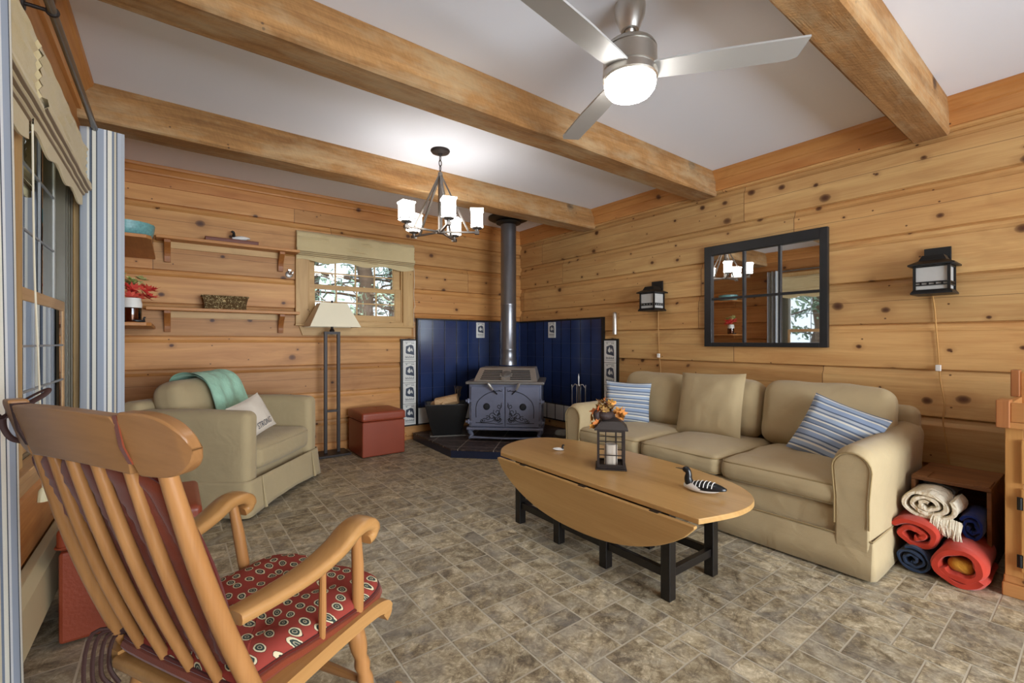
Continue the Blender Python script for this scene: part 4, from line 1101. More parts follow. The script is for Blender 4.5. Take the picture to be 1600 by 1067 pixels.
shelf(-3.66, -2.64, 1.882, 'upper pine shelf on the back wall left of the small window', 0)
shelf(-3.72, -2.64, 1.325, 'lower pine shelf on the back wall left of the small window', 0)
for z, lab in ((1.728, 'upper corner shelf on the left wall behind the far curtain'), (1.178, 'lower corner shelf on the left wall behind the far curtain')):
    t = thing('corner_shelf', lab, 'shelf', (XL, -.46, z), 0, 'pine corner shelves')
    build('shelf_board', MB().prism([(0, -.46), (.27, -.46), (.295, -.42), (.295, .455), (0, .455)], -.022, 0), M['shelf_y'], t, smooth=0, bevel=.003)
    build('bracket', MB().bx(.0, .02, -.3, .45, -.06, -.022), M['bracket'], t, smooth=0)
m = MB()
prof = [(.001, .0), (.11, .0), (.130, .012), (.140, .045), (.145, .088), (.138, .089), (.132, .045), (.12, .016), (.10, .010), (.001, .010)]
m.lathe(prof, n=40)
for i, v in enumerate(m.v):
    a = math.atan2(v.y, v.x); r = sqrt(v.x**2 + v.y**2); k = 1 + .025*sin(a*16)*(v.z/.09); v.x *= k; v.y *= k
tag(build('bowl', m, M['bowl'], loc=(-3.795, -.74, 1.728), smooth=60), 'ribbed teal bowl standing on the upper corner shelf', 'bowl')
def flower(center, r, R, mb, n=10, w=.35, up=.3):
    c = Vector(center); ax = Vector((R.gauss(0, .5), R.gauss(0, .5), 1)).normalized(); u = ax.orthogonal().normalized(); v = ax.cross(u)
    for k in range(n):
        a = 2*pi*k/n + R.uniform(-.2, .2); d = u*cos(a) + v*sin(a); s = ax.cross(d)*r*w; L = r*R.uniform(.75, 1.1)
        mb.add([c, c + d*L*.5 + s + ax*r*up*.5, c + d*L + ax*r*up, c + d*L*.5 - s + ax*r*up*.5], [(0, 1, 2, 3)])
t = thing('flower_jar', 'glass jar with red and green silk flowers on the lower corner shelf', 'flower jar', (-3.765, -.80, 1.178))
build('jar', MB().lathe([(.001, 0), (.045, 0), (.050, .01), (.050, .12), (.046, .135), (.046, .155), (.043, .155), (.043, .13), (.046, .115), (.045, .008), (.001, .008)]), M['glass_jar'], t)
build('jar_band', MB().lathe([(.051, .095), (.052, .12), (.0475, .140), (.047, .156), (.0455, .156), (.046, .14), (.050, .12)]), M['white'], t)
build('filling', MB().lathe([(.001, .01), (.042, .01), (.042, .09), (.001, .095)]), plain('potpourri', '#5d3422', .9, var=.5, scale=60, bump=.8, bscale=70), t)
R = random.Random(5); m = MB(); m2 = MB()
for k in range(16): a = R.uniform(0, 6.28); flower((.09*cos(a)*R.random() + .03, .06*sin(a) - .01, .19 + R.uniform(-.03, .04)), .055, R, m, 9, .18)
for k in range(12): a = R.uniform(0, 6.28); flower((.05*cos(a), .05*sin(a), .25 + R.uniform(-.02, .04)), .04, R, m2, 9, .3)
build('red_flowers', m, M['redleaf'], t, smooth=0); build('green_flowers', m2, M['greenflower'], t, smooth=0)
# birds: generic decoy maker
def decoy(name, label, cat, loc, rz, L, parts, group=None, long_bill=True):
    t = thing(name, label, cat, loc, rz, group)
    def body(x0, x1, wmax, hmax, zc, zbot=0.0):
        m = MB(); N = 14; n = 18; vs = []
        for i in range(N + 1):
            u = i/N; x = x0 + (x1-x0)*u
            w_ = wmax*max(.04, sin(pi*min(1, (u*.92+.06)))**.6); h_ = hmax*max(.05, sin(pi*(u*.9+.08))**.55)
            zz = zc*(1 + .25*u)
            for k in range(n):
                a = 2*pi*k/n; z_ = zz + h_*sin(a)
                vs.append((x, w_*cos(a), max(z_, zbot)))
        fs = [(i*n+k, (i+1)*n+k, (i+1)*n+(k+1) % n, i*n+(k+1) % n) for i in range(N) for k in range(n)] + [tuple(range(n)), tuple(N*n+k for k in range(n-1, -1, -1))]
        return m.add(vs, fs)
    lower = body(-.42*L, .50*L, .20*L, .13*L, .12*L); build('belly', lower, M[parts[0]], t, smooth=180)
    up = MB(); N = 12; vs = []; n = 12
    for i in range(N+1):
        u = i/N; x = (-.30 + .95*u)*L; w_ = .203*L*max(.03, sin(pi*min(1, u*.85+.12))**.7); h_ = .165*L*max(.04, sin(pi*(u*.86+.10))**.6)
        for k in range(n):
            a = pi*(-.08 + 1.16*k/(n-1)); vs.append((x, w_*cos(a), (.13 + .05*u)*L + h_*sin(a)))
    fs = [(i*n+k, (i+1)*n+k, (i+1)*n+k+1, i*n+k+1) for i in range(N) for k in range(n-1)] + [tuple(range(n)), tuple(N*n+k for k in range(n-1, -1, -1))]
    up.add(vs, fs); b = build('back', up, M[parts[1]], t, smooth=180)
    if len(parts) > 3:
        m = MB()
        for i in range(6):
            x = (-.16 + .10*i)*L; u = (x/L + .30)/.95; w_ = .203*L*sin(pi*min(1, u*.85+.12))**.7; h_ = .165*L*sin(pi*(u*.86+.10))**.6
            m.tube([(x, w_*cos(pi*q), (.13 + .05*u)*L + h_*sin(pi*q)) for q in [.08 + .06*k for k in range(15)]], .013*L, 5)
        build('back_bars', m, M[parts[3]], b)
        build('neck_ring', MB().tube([(-.31*L + .062*L*cos(a), .062*L*sin(a), .32*L + .02*L*cos(a)) for a in [2*pi*i/16 for i in range(16)]], .012*L, 6, True), M[parts[3]], b)
    pts = smoothpath([(-.28*L, 0, .17*L), (-.32*L, 0, .30*L), (-.31*L, 0, .42*L), (-.34*L, 0, .52*L), (-.40*L, 0, .54*L)], 4); n = len(pts)
    hd = MB().tube(pts, [(.125 - .045*i/(n*.5))*L if i < n*.5 else .078*L for i in range(n)], 14); hd.ball((-.375*L, 0, .53*L), (.105*L, .085*L, .085*L), 14)
    h = build('head', hd, M[parts[2]], t, smooth=180)
    bl = (.22 if long_bill else .10)*L
    build('bill', MB().tube([(-.45*L, 0, .53*L), (-.45*L - bl, 0, .525*L)], [.028*L, .006*L], 8), M['steel_dark'] if long_bill else M[parts[2]], h)
    build('tail', MB().tube([(.42*L, 0, .17*L), (.60*L, 0, .20*L), (.66*L, 0, .22*L)], [.09*L, .05*L, .01*L], 10, flat=.5), M[parts[1]], t)
    return t
decoy('bird_figurine', 'tiny dark bird figurine beside the flower jar', 'figurine', (-3.72, -.885, 1.178), radians(200), .06, ('duck_dark', 'duck_dark', 'duck_dark'), long_bill=False)
t = tag(build('wooden_box', MB().bx(-.19, .19, -.045, .045, 0, .030).bx(-.192, .192, -.047, .047, .024, .032), wood('red_brown_wood', '#7c4029', '#5a2a1a', 'X', .4), loc=(-3.155, -.095, 1.882), smooth=0, bevel=.003), 'long thin red brown wooden box on the upper shelf', 'box')
decoy('duck_decoy', 'small black and white duck decoy on the long box on the upper shelf', 'decoy', (-3.105, -.095, 1.9145), 0, .125, ('duck_white', 'duck_white', 'duck_dark'), long_bill=False)
def basket():
    t = thing('woven_basket', 'low rectangular woven basket on the lower shelf', 'basket', (-3.205, -.095, 1.325))
    m = MB(); a, b, h = .158, .062, .105
    vs = []; N = 10
    def ring(k, z, f): return [(x*k*f, y*k, z) for x, y in rrect(2*a, 2*b, .02, 3)]
    rings = [ring(.93, 0, 1), ring(.96, h*.5, 1), ring(1.02, h, 1.02), ring(.97, h, 1.02), ring(.88, .008, 1)]
    n = len(rings[0]); vs = [p for r in rings for p in r]
    fs = [(i*n+k, i*n+(k+1) % n, (i+1)*n+(k+1) % n, (i+1)*n+k) for i in range(4) for k in range(n)] + [tuple(range(n-1, -1, -1)), tuple(4*n+k for k in range(n))]
    m.add(vs, fs); build('basket_body', m, M['wicker'], t, smooth=60)
    m = MB(); P = [(x*1.02, y*1.02, h) for x, y in rrect(2*a*1.02, 2*b, .02, 4)]
    L = len(P); m.tube(P, .006, 6, True); build('rim', m, M['wicker'], t)
basket()
t = thing('wall_fixture', 'small round brass gas fixture on the wall beside the window casing', 'wall fixture', (-2.70, 0, 1.675))
build('plate', MB().lathe([(.001, 0), (.032, 0), (.030, .008), (.016, .012), (.001, .013)], n=18, M=Matrix.Rotation(radians(90), 4, 'X')), M['steel_dark'], t)
build('spout', MB().tube(smoothpath([(0, -.01, 0), (.004, -.04, .0), (.018, -.05, .004), (.022, -.05, .02)], 4), .008, 8).bx(-.012, .012, -.03, -.022, .028, .042).cyl((0, -.018, 0), (0, -.026, .04), .004), M['nickel'], t)

# ------------------------------------------------------------------ floor lamp
t = thing('floor_lamp', 'dark two post floor lamp with cream tapered shade', 'floor lamp', (-2.365, -.165, 0))
build('base', MB().bx(-.145, .145, -.115, .115, 0, .022), M['bronze'], t, smooth=0, bevel=.004)
for x in (-.058, .058): build('post', MB().bx(x-.014, x+.014, -.014, .014, .022, 1.14), M['bronze'], t, smooth=0, bevel=.002)
build('crossbar', MB().bx(-.072, .072, -.0135, .0135, 1.125, 1.15).bx(-.045, .045, -.013, .013, .40, .42).cyl((0, 0, 1.15), (0, 0, 1.24), .012).lathe([(.02, 1.15), (.024, 1.16), (.012, 1.18)], n=12), M['bronze'], t, smooth=0)
m = MB(); A, B_ = (.225, .145), (.118, .075)
def rc(s, z, k=1): return [(x*s[0]*k, y*s[1]*k, z) for x, y in ((-1, -1), (1, -1), (1, 1), (-1, 1))]
rings = [rc(A, 1.192), rc(B_, 1.412), rc(B_, 1.412, .96), rc(A, 1.192, .975)]
vs = [p for r in rings for p in r]; m.add(vs, [(i*4+k, i*4+(k+1) % 4, ((i+1) % 4)*4+(k+1) % 4, ((i+1) % 4)*4+k) for i in range(4) for k in range(4)])
build('lamp_shade', m, M['lampshade'], t, smooth=0)
build('finial', MB().cyl((0, 0, 1.24), (0, 0, 1.42), .004).ball((0, 0, 1.43), .011).bx(-.115, .115, -.003, .003, 1.404, 1.409), M['bronze'], t)

# ------------------------------------------------------------------ ottomans
def ottoman(x, y, label):
    t = thing('storage_ottoman', label, 'ottoman', (x, y, 0), 0, 'red leather storage ottomans')
    W = .203
    build('box', MB().bx(-W, W, -W, W, .006, .325), M['leather'], t, smooth=0, bevel=.012)
    m = MB().softbox((0, 0, .368), (2*W + .012, 2*W + .012, .082), .022, (0, 0, .014), 10)
    for v in m.v:
        if v.z > .37:
            r = sqrt(v.x**2 + v.y**2); v.z -= .012*math.exp(-(r/.03)**2)
    l = build('lid', m, M['leather'], t, smooth=180)
    build('button', MB().ball((0, 0, .412), (.012, .012, .006), 10), M['leather'], l)
    P = [(x_, y_, .342) for x_, y_ in rrect(2*W + .016, 2*W + .016, .02, 4)]; build('seam', MB().tube(P, .0035, 6, True), M['leather'], l)
ottoman(-1.99, -.30, 'red leather cube ottoman beside the floor lamp'); ottoman(-3.672, -2.165, 'red leather cube ottoman behind the rocking chair by the window')

# ------------------------------------------------------------------ baseboard heater
t = thing('baseboard_heater', 'cream metal baseboard heater along the left wall', 'heater', (XL, -2.6, .0))
build('cover', MB().prism([(0, .30), (.03, .30), (.052, .27), (.058, .13), (.05, .12), (0, .12)], -1.2, 1.3, Matrix(((1,0,0,0),(0,0,-1,0),(0,1,0,0),(0,0,0,1)))), M['cream'], t, smooth=0, bevel=.003)
build('intake', MB().bx(0, .04, -1.3, 1.2, .085, .12), M['black_trim'], t, smooth=0)
build('end_cap', MB().bx(0, .062, 1.2, 1.22, .09, .305), M['cream'], t, smooth=0)

# ------------------------------------------------------------------ armchair
def armchair():
    t = thing('armchair', 'grey beige slipcovered armchair by the back left window', 'armchair', (-3.245, -.855, 0), radians(51.3))
    W, D = .45, .42
    def arm(sx):
        m = MB(); xo, xi = sx*W, sx*(W - .125)
        c = (xo + xi)/2; return m.softbox((c, .0, .345), (.125, 2*D - .01, .575), .045, (.008, 0, .012), 10, wob=.004, seed=sx)
    build('body', MB().softbox((0, .02, .17), (2*W - .1, 2*D - .08, .20), .03, n=8), M['armchair'], t, smooth=180)
    for sx in (-1, 1): build('arm', arm(sx), M['armchair'], t, smooth=180)
    build('backrest', MB().softbox((0, D - .075, .42), (2*W - .06, .15, .54), .05, (0, .01, .0), 10, wob=.004, seed=4), M['armchair'], t, smooth=180)
    s_ = build('seat_cushion', MB().softbox((0, -.115, .335), (2*W - .25, .60, .155), .045, (0, .012, .03), 12, wob=.004, seed=9), M['armchair'], t, smooth=180)
    P = [(x, y - .115, .385) for x, y in rrect(2*W - .262, .602, .045, 4)]; build('piping', MB().tube(P, .0045, 6, True), M['armchair'], s_)
    Mb = Matrix.Translation((-.03, .17, .60)) @ Matrix.Rotation(radians(-12), 4, 'X')
    build('back_cushion', MB().softbox((0, 0, 0), (.60, .20, .40), .075, (0, .035, .01), 12, M=Mb, wob=.008, seed=2), M['armchair'], t, smooth=180)
    # skirt: flared cloth with a pleat at each front corner
    P = []
    out = rrect(2*W + .012, 2*D + .012, .035, 4); out = out[::-1]
    n = len(out); m = MB(); N = 120
    per = [0]
    for i in range(n): per.append(per[-1] + (Vector(out[(i+1) % n]) - Vector(out[i])).length)
    def at(s):
        s = s % per[-1]
        for i in range(n):
            if per[i+1] >= s: f = (s - per[i])/max(1e-9, per[i+1]-per[i]); return Vector(out[i]).lerp(Vector(out[(i+1) % n]), f)
    rows = [(.225, 1.0), (.20, 1.006), (.12, 1.02), (.05, 1.035), (.014, 1.045)]
    vs = []
    for z, k in rows:
        for i in range(N):
            p = at(per[-1]*i/N); w_ = noise.noise(Vector((p.x*7, p.y*7, 5)))*.016*(1 - z/.225)
            lift = .035*max(0, cos(p.x*pi/ (2*W)))*(p.y < -D*.9)*(z < .1)
            d = p.normalized(); vs.append((p.x*k + d.x*w_, p.y*k + d.y*w_, z + lift*(1 - z/.1 if z < .1 else 0)))
    fs = [(j*N+i, (j+1)*N+i, (j+1)*N+(i+1) % N, j*N+(i+1) % N) for j in range(len(rows)-1) for i in range(N)]
    m.add(vs, [f[::-1] for f in fs]); build('skirt', m, M['armchair'], t, smooth=180).modifiers.new('thick', 'SOLIDIFY').thickness = .004
    for sx in (-1, 1):
        m = MB(); x0 = sx*(W - .125); m.tube([(x0, -D - .01, .225), (x0 + .004, -D - .022, .12), (x0 + .008, -D - .032, .03)], [.003, .006, .011], 6)
        build('pleat', m, M['armchair'], t)
    for x in (-W+.04, W-.04):
        for y in (-D+.05, D-.05): build('foot', MB().cyl((x, y, 0), (x, y, .08), .016, .022), M['bronze'], t)
armchair()
def mint():
    m = MB(); Mx = Matrix.Translation((-3.245, -.855, 0)) @ Matrix.Rotation(radians(51.3), 4, 'Z')
    path = smoothpath([(0, .325, .60), (0, .31, .74), (0, .27, .825), (0, .16, .845), (0, .06, .80), (0, .015, .70), (0, -.01, .60), (0, -.02, .56)], 5)
    n = len(path); NU = 22
    for off in (0, .012):
        vs = []; fs = []
        for i, p in enumerate(path):
            for j in range(NU+1):
                u = j/NU; x = -.17 + (.34 + .03*i/n)*u + .03*(i/n)
                wv = noise.noise(Vector((u*7, i*.12, 2)))*.012 + .006*sin(u*20 + i*.1)
                vs.append((x, p.y - wv*(1 if i > n*.4 else .3), p.z + wv*.8 - off))
        for i in range(n-1):
            for j in range(NU):
                a = i*(NU+1)+j; f = (a, a+1, a+NU+2, a+NU+1); fs.append(f if off == 0 else f[::-1])
        m.add(vs, fs, None)
    o = build('throw_blanket', m, M['mint'], loc=(-3.245, -.855, 0), rot=(0, 0, radians(51.3)), smooth=180)
    tag(o, 'mint green throw draped over the back of the armchair', 'throw blanket')
mint()
def text_pillow():
    t = thing('text_pillow', 'small cream canvas pillow with dark lettering on the armchair seat', 'pillow', (-3.14, -1.165, .565))
    t.rotation_euler = face(-48, 24, 14)
    build('pillow_cover', MB().pillow(.31, .25, .09, 16, .06, seed=3), M['canvas'], t, smooth=180)
    cu = bpy.data.curves.new('lettering', 'FONT'); cu.body = 'STRONG'; cu.size = .047*S; cu.extrude = .0; cu.resolution_u = 3; cu.align_x = 'CENTER'
    tmp = bpy.data.objects.new('lettering_curve', cu); C.objects.link(tmp); bpy.context.view_layer.update()
    me = bpy.data.meshes.new_from_object(tmp.evaluated_get(bpy.context.evaluated_depsgraph_get())); bpy.data.objects.remove(tmp)
    me.materials.clear(); me.materials.append(M['ink'])
    for q in me.vertices:            # lay the letters on the curved cloth
        x, y = q.co.x/S*.76 + .016, q.co.y/S*1.15 - .088
        a, b = x/.155, y/.125; zz = .045*(max(0, 1-a*a)*max(0, 1-b*b))**.42 + .009
        q.co = (x*S, y*S, zz*S)
    o = bpy.data.objects.new('lettering', me); C.objects.link(o); o.parent = t; o.location = (0, 0, 0)
    o['label'] = 'dark slate capital letters'
    P = [(x*.5*.31*1.0*(1 - .06*(1 - (2*y)**2 if False else 0)), y*.25, 0) for x, y in []]
text_pillow()

# ------------------------------------------------------------------ sofa
def sofa():
    t = thing('sofa', 'long tan slipcovered three seat sofa along the right wall', 'sofa', (-.62, -2.965, 0))
    HY = .955; XF = -.485; XB = .49
    build('body', MB().softbox(((XF + XB)/2, 0, .17), (XB - XF - .02, 2*HY - .06, .24), .025, n=8), M['tan'], t, smooth=180)
    for sy in (-1, 1):           # scroll arms, low in front and rising to the back
        m = MB(); N = 26; K = 20; vs = []
        for i in range(N + 1):
            u = i/N; x = XF - .015 + (XB - .06 - XF)*u
            e = 1 - max(0, (.10 - u)/.10)**2 * .35
            top = (.585 + .03*max(0, u - .55)/.45) * 1.0 - .028*(1 - min(1, u/.05))**2
            wt = .075 + .012*sin(pi*u)
            ring = []
            yc = sy*(HY - .072)
            for k in range(K):
                a = 2*pi*k/K; yy = cos(a); zz = sin(a)
                if zz > 0: ring.append((x, yc + wt*yy*1.0, top - wt + wt*zz))
                else:
                    z = top - wt + zz*(top - wt - .05); ring.append((x, yc + (wt - .010*min(1, -zz*4))*max(-1, min(1, yy*3.2)), z))
            vs += ring
        fs = [(i*K+k, i*K+(k+1) % K, (i+1)*K+(k+1) % K, (i+1)*K+k) for i in range(N) for k in range(K)] + [tuple(range(K-1, -1, -1)), tuple(N*K+k for k in range(K))]
        m.add(vs, fs); a = build('arm', m, M['tan'], t, smooth=50, bevel=.008)
        build('arm_piping', MB().tube([(v[0] - .004, v[1], v[2]) for v in (vs[15:K] + vs[:15]) if v[2] > .18], .004, 6), M['tan_dark'], a)
    build('backrest', MB().softbox((XB - .07, 0, .42), (.14, 2*HY - .03, .54), .05, (.0, 0, .01), 10, wob=.004), M['tan'], t, smooth=180)
    build('deck', MB().softbox((-.12, 0, .262), (.70, 2*HY - .27, .06), .02, n=6), M['tan'], t, smooth=180)
    for k, (y0, y1) in enumerate(((-.850, -.262), (-.262, .288), (.288, .850))):
        w_ = y1 - y0 - .004; c = (-.125, (y0+y1)/2, .352)
        m = MB().softbox(c, (.745, w_, .115), .045, (.008, .0, .028), 14, wob=.006, seed=k*3+1)
        s_ = build('seat_cushion', m, M['tan'], t, smooth=180)
        for dz in (.042, -.040):
            P = [(c[0] + x, c[1] + y, c[2] + dz) for x, y in rrect(.745 - .012, w_ - .012, .045, 5)]; build('piping', MB().tube(P, .0042, 6, True), M['tan_dark'], s_)
    for k, (y0, y1, zt, th) in enumerate(((-.885, -.190, .395, 13), (-.190, .360, .385, 15), (.370, .935, .395, 14))):
        w_ = y1 - y0 - .01
        Mx = Matrix.Translation((.215 if k != 1 else .235, (y0+y1)/2, .40 + zt/2 + .0)) @ Matrix.Rotation(radians(th), 4, 'Y')
        m = MB().softbox((0, 0, 0), (.175, w_, zt), .075, (.05, .0, .012), 14, M=Mx, wob=.010, seed=k*5+2)
        b = build('back_cushion', m, M['tan'], t, smooth=180)
        P = [tuple(Mx @ Vector((-.052, x, y))) for x, y in rrect(w_ - .03, zt - .03, .07, 5)]; build('piping', MB().tube(P, .004, 6, True), M['tan_dark'], b)
    # skirt with corner pleats
    rows = [(.175, 0), (.16, .004), (.09, .012), (.012, .022)]
    x0, x1 = XF - .005, XB; y0 = HY + .002
    def pt(s):
        per = [(x1, -y0), (x0, -y0), (x0, y0), (x1, y0)]; L = [x1 - x0, 2*y0, x1 - x0]; s *= sum(L)
        for i in range(3):
            if s <= L[i] + 1e-9: return Vector(per[i]).lerp(Vector(per[i+1]), s/L[i]), (Vector((0, -1)), Vector((-1, 0)), Vector((0, 1)))[i]
            s -= L[i]
        return Vector(per[3]), Vector((0, 1))
    m = MB(); vs = []; TT = [x1 - x0, 2*y0, x1 - x0]; sT = sum(TT); SS = sorted({i/150 for i in range(151)} | {TT[0]/sT, (TT[0]+TT[1])/sT, TT[0]/sT + 1e-5, (TT[0]+TT[1])/sT + 1e-5}); N = len(SS) - 1
    for z, f in rows:
        for i in range(N+1):
            p, nn = pt(SS[i]); w_ = noise.noise(Vector((p.x*4, p.y*4, 1)))*.010*(1 - z/.175)
            vs.append((p.x + nn.x*(f + w_), p.y + nn.y*(f*.6 + w_*.5), z))
    fs = [(j*(N+1)+i, j*(N+1)+i+1, (j+1)*(N+1)+i+1, (j+1)*(N+1)+i) for j in range(3) for i in range(N)]
    m.add(vs, [f[::-1] for f in fs]); sk = build('skirt', m, M['tan'], t, smooth=60); sd = sk.modifiers.new('thick', 'SOLIDIFY'); sd.thickness = .004; sd.offset = 0
    build('welt', MB().tube([(x1, -y0 - .002, .178), (x0 - .004, -y0 - .002, .178), (x0 - .004, y0 + .002, .178), (x1, y0 + .002, .178)], .0045, 6), M['tan_dark'], sk)
    for x in (XF + .06, XB - .06):
        for y in (-HY + .06, HY - .06): build('foot', MB().cyl((x, y, 0), (x, y, .06), .018, .022), M['bronze'], t)
sofa()
def pillow(label, loc, rot, w, h, t_, mat, group=None, seed=1, name='throw_pillow', pinch=.06):
    o = build(name, MB().pillow(w, h, t_, 20, pinch, seed=seed), mat, loc=loc, smooth=180)
    o.rotation_euler = rot; tag(o, label, 'pillow', group); return o
pillow('big square tan pillow leaning on the middle of the sofa', (-.560, -2.860, .618), face(180, 15, 2), .47, .45, .15, M['tan'], None, 4, pinch=.04)
pillow('blue striped pillow at the far end of the sofa by the tile panel', (-.68, -2.245, .575), face(212, 12, -2), .35, .33, .11, M['pillow_stripe'], 'striped sofa pillows', 2)
pillow('blue striped pillow tilted against the near arm of the sofa', (-.640, -3.640, .548), face(188, 24, -20), .37, .36, .13, M['pillow_stripe'], 'striped sofa pillows', 7)

# ------------------------------------------------------------------ drop leaf coffee table
def coffee_table():
    t = thing('coffee_table', 'long oval drop leaf oak coffee table on black legs', 'coffee table', (-1.72, -2.96, 0))
    o = Vector((1.72, 2.96, 0))
    XLs = -2.005
    top = [(-2.005, -2.375), (-1.945, -2.30), (-1.86, -2.235), (-1.75, -2.19), (-1.63, -2.18), (-1.52, -2.22), (-1.44, -2.33), (-1.395, -2.50), (-1.378, -2.72), (-1.378, -2.95), (-1.39, -3.15), (-1.425, -3.33), (-1.475, -3.49), (-1.54, -3.59), (-1.62, -3.655), (-1.70, -3.682), (-1.80, -3.685), (-1.90, -3.665), (-2.005, -3.635)]
    path = [(p.x, p.y) for p in smoothpath([(x, y, 0) for x, y in top], 4)]
    m = MB().prism([(x + o.x, y + o.y) for x, y in path], .380, .402); build('tabletop', m, M['oak'], t, smooth=0, bevel=.003)
    # hanging leaf, a segment of the oval
    pts = [(-2.37, .0)] ; n = 30
    leaf = []
    for i in range(n + 1):
        u = i/n; y = -2.375 - (3.63 - 2.375)*u; d = .205*(1 - abs(2*u - 1)**2.3)**.8
        leaf.append((y + o.y, .374 - .008 - d))
    poly = [(leaf[0][0], .3765), *leaf, (leaf[-1][0], .3765)]
    Ml = Matrix.Translation((XLs + o.x - .002, 0, 0)) @ Matrix.Rotation(radians(0), 4, 'Y')
    m = MB().prism(poly, -.022, 0, Ml @ Matrix(((0,0,1,0),(1,0,0,0),(0,1,0,0),(0,0,0,1)))); lf = build('drop_leaf', m, M['oak'], t, smooth=0, bevel=.003)
    for y in (-2.6, -3.05, -3.45): build('hinge', MB().bx(XLs + o.x - .02, XLs + o.x + .05, y + o.y - .02, y + o.y + .02, .374, .379), M['bronze'], lf, smooth=0)
    xl, xr = -1.93, -1.60; w = .022
    def leg(x, y): build('leg', MB().bx(x + o.x - w, x + o.x + w, y + o.y - w, y + o.y + w, 0, .380), M['black_wood'], t, smooth=0, bevel=.003)
    for x in (xl, xr):
        for y in (-3.455, -2.47): leg(x, y)
    for y in (-3.12, -2.80): leg(xl + .0, y); 
    for y in (-3.12,): leg(xr + .0, y)
    m = MB()
    def st(x0, x1, y0, y1, z, name): build(name, MB().bx(x0 + o.x, x1 + o.x, y0 + o.y, y1 + o.y, z - .018, z + .018), M['black_wood'], t, smooth=0, bevel=.002)
    st(xl - .012, xl + .012, -3.44, -2.48, .105, 'stretcher'); st(xr - .012, xr + .012, -3.44, -2.48, .105, 'stretcher')
    st(xl, xr, -3.467, -3.443, .105, 'stretcher'); st(xl, xr, -2.482, -2.458, .105, 'stretcher'); st(xl + .02, xr - .02, -3.132, -3.108, .105, 'stretcher')
    for (x0, x1, y0, y1) in ((xl - .01, xl + .01, -3.44, -2.48), (xr - .01, xr + .01, -3.44, -2.48), (xl, xr, -3.465, -3.445), (xl, xr, -2.480, -2.460)):
        build('apron', MB().bx(x0 + o.x, x1 + o.x, y0 + o.y, y1 + o.y, .335, .379), M['black_wood'], t, smooth=0)
    for y in (-3.12, -2.80): build('gate_rail', MB().bx(xl + o.x + .02, xl + o.x + .05, y + o.y - .02, y + o.y + .02, .09, .375), M['black_wood'], t, smooth=0)
coffee_table()
def lantern():
    t = thing('lantern', 'bronze candle lantern topped with autumn leaves on the coffee table', 'lantern', (-1.722, -2.972, .402), radians(42))
    a = .064
    build('base', MB().bx(-.078, .078, -.078, .078, 0, .008).bx(-.070, .070, -.070, .070, .008, .016), M['bronze'], t, smooth=0, bevel=.002)
    m = MB()
    for sx in (-1, 1):
        for sy in (-1, 1): m.bx(sx*a - .006, sx*a + .006, sy*a - .006, sy*a + .006, .016, .205)
    for z in (.022, .198):
        for s in (-1, 1): m.bx(-a, a, s*a - .005, s*a + .005, z - .005, z + .005); m.bx(s*a - .0048, s*a + .0048, -a, a, z - .0048, z + .0048)
    f = build('frame', m, M['bronze'], t, smooth=0)
    m = MB(); r = .0022
    for s in (-1, 1):
        for q in (-.026, .026): m.bx(q - r, q + r, s*a - r, s*a + r, .02, .2); m.bx(s*a - r, s*a + r, q - r, q + r, .02, .2)
        for z in (.075, .145): m.bx(-a, a, s*a - r, s*a + r, z - r, z + r); m.bx(s*a - r, s*a + r, -a, a, z - r, z + r)
    build('grid', m, M['bronze'], f, smooth=0)
    build('candle', MB().lathe([(.001, .016), (.034, .016), (.034, .115), (.03, .12), (.001, .116)]), M['canvas'], t)
    def sq(q, z): return [(q, q, z), (-q, q, z), (-q, -q, z), (q, -q, z)]
    rings = [sq(.084, .203), sq(.084, .209), sq(.05, .245), sq(.022, .262), sq(.022, .275), sq(.001, .278)]
    vs = [p for r_ in rings for p in r_]; m = MB().add(vs, [(i*4+k, i*4+(k+1) % 4, (i+1)*4+(k+1) % 4, (i+1)*4+k) for i in range(5) for k in range(4)] + [(3, 2, 1, 0)])
    build('roof', m, M['bronze'], t, smooth=0)
    build('carry_ring', MB().tube([(.03*cos(b), 0, .275 + .03*sin(b)) for b in [radians(-20 + 22*i) for i in range(11)]], .0025, 6), M['bronze'], t)
    g = thing('autumn_garland', 'cluster of orange leaves, berries and a brown pod on the lantern roof', 'garland', (-1.745, -2.955, .64))
    R = random.Random(11)
    def leaf(c, r, az, el, mb):
        pts = []; k = 11
        for i in range(k):
            b = pi*2*i/k; rr = r*(1 if i % 2 == 0 else .55); pts.append(Vector((rr*cos(b), rr*sin(b)*.8, abs(cos(b))*r*.25)))
        Rm = Euler((el, R.uniform(-.4, .4), az)).to_matrix(); n0 = [Vector(c) + Rm @ p for p in pts]
        mb.add(n0 + [Vector(c)], [(i, (i+1) % k, k) for i in range(k)])
    m = MB()
    for (x, y, z, r) in [(.075, -.045, .03, .05), (.085, -.02, .045, .042), (.055, -.06, .03, .032), (-.055, .02, .055, .036), (-.07, .04, .02, .034), (-.075, .03, -.015, .032), (-.05, .0, .07, .03), (.04, -.01, .09, .03), (.0, .0, .10, .03), (-.04, -.01, -.02, .028), (-.06, .0, .0, .028), (.02, .02, .11, .025)]:
        leaf((x, y, z), r, R.uniform(0, 6), R.uniform(.6, 1.8), m)
    build('leaves', m, M['fall'], g, smooth=0)
    m = MB()
    for k in range(30): b = R.uniform(0, 6.28); flower((.045*cos(b)*R.random(), .035*sin(b), .075 + R.uniform(-.02, .03)), .025, R, m, 6, .25)
    build('flower_heads', m, M['fall2'], g, smooth=0)
    m = MB().ball((-.005, -.01, .035), (.05, .035, .028), 16)
    for v in m.v: v += noise.noise_vector(v*30)*.006
    m.ball((-.055, .01, .035), (.02, .018, .03), 12); build('seed_pod', m, M['bark2'], g)
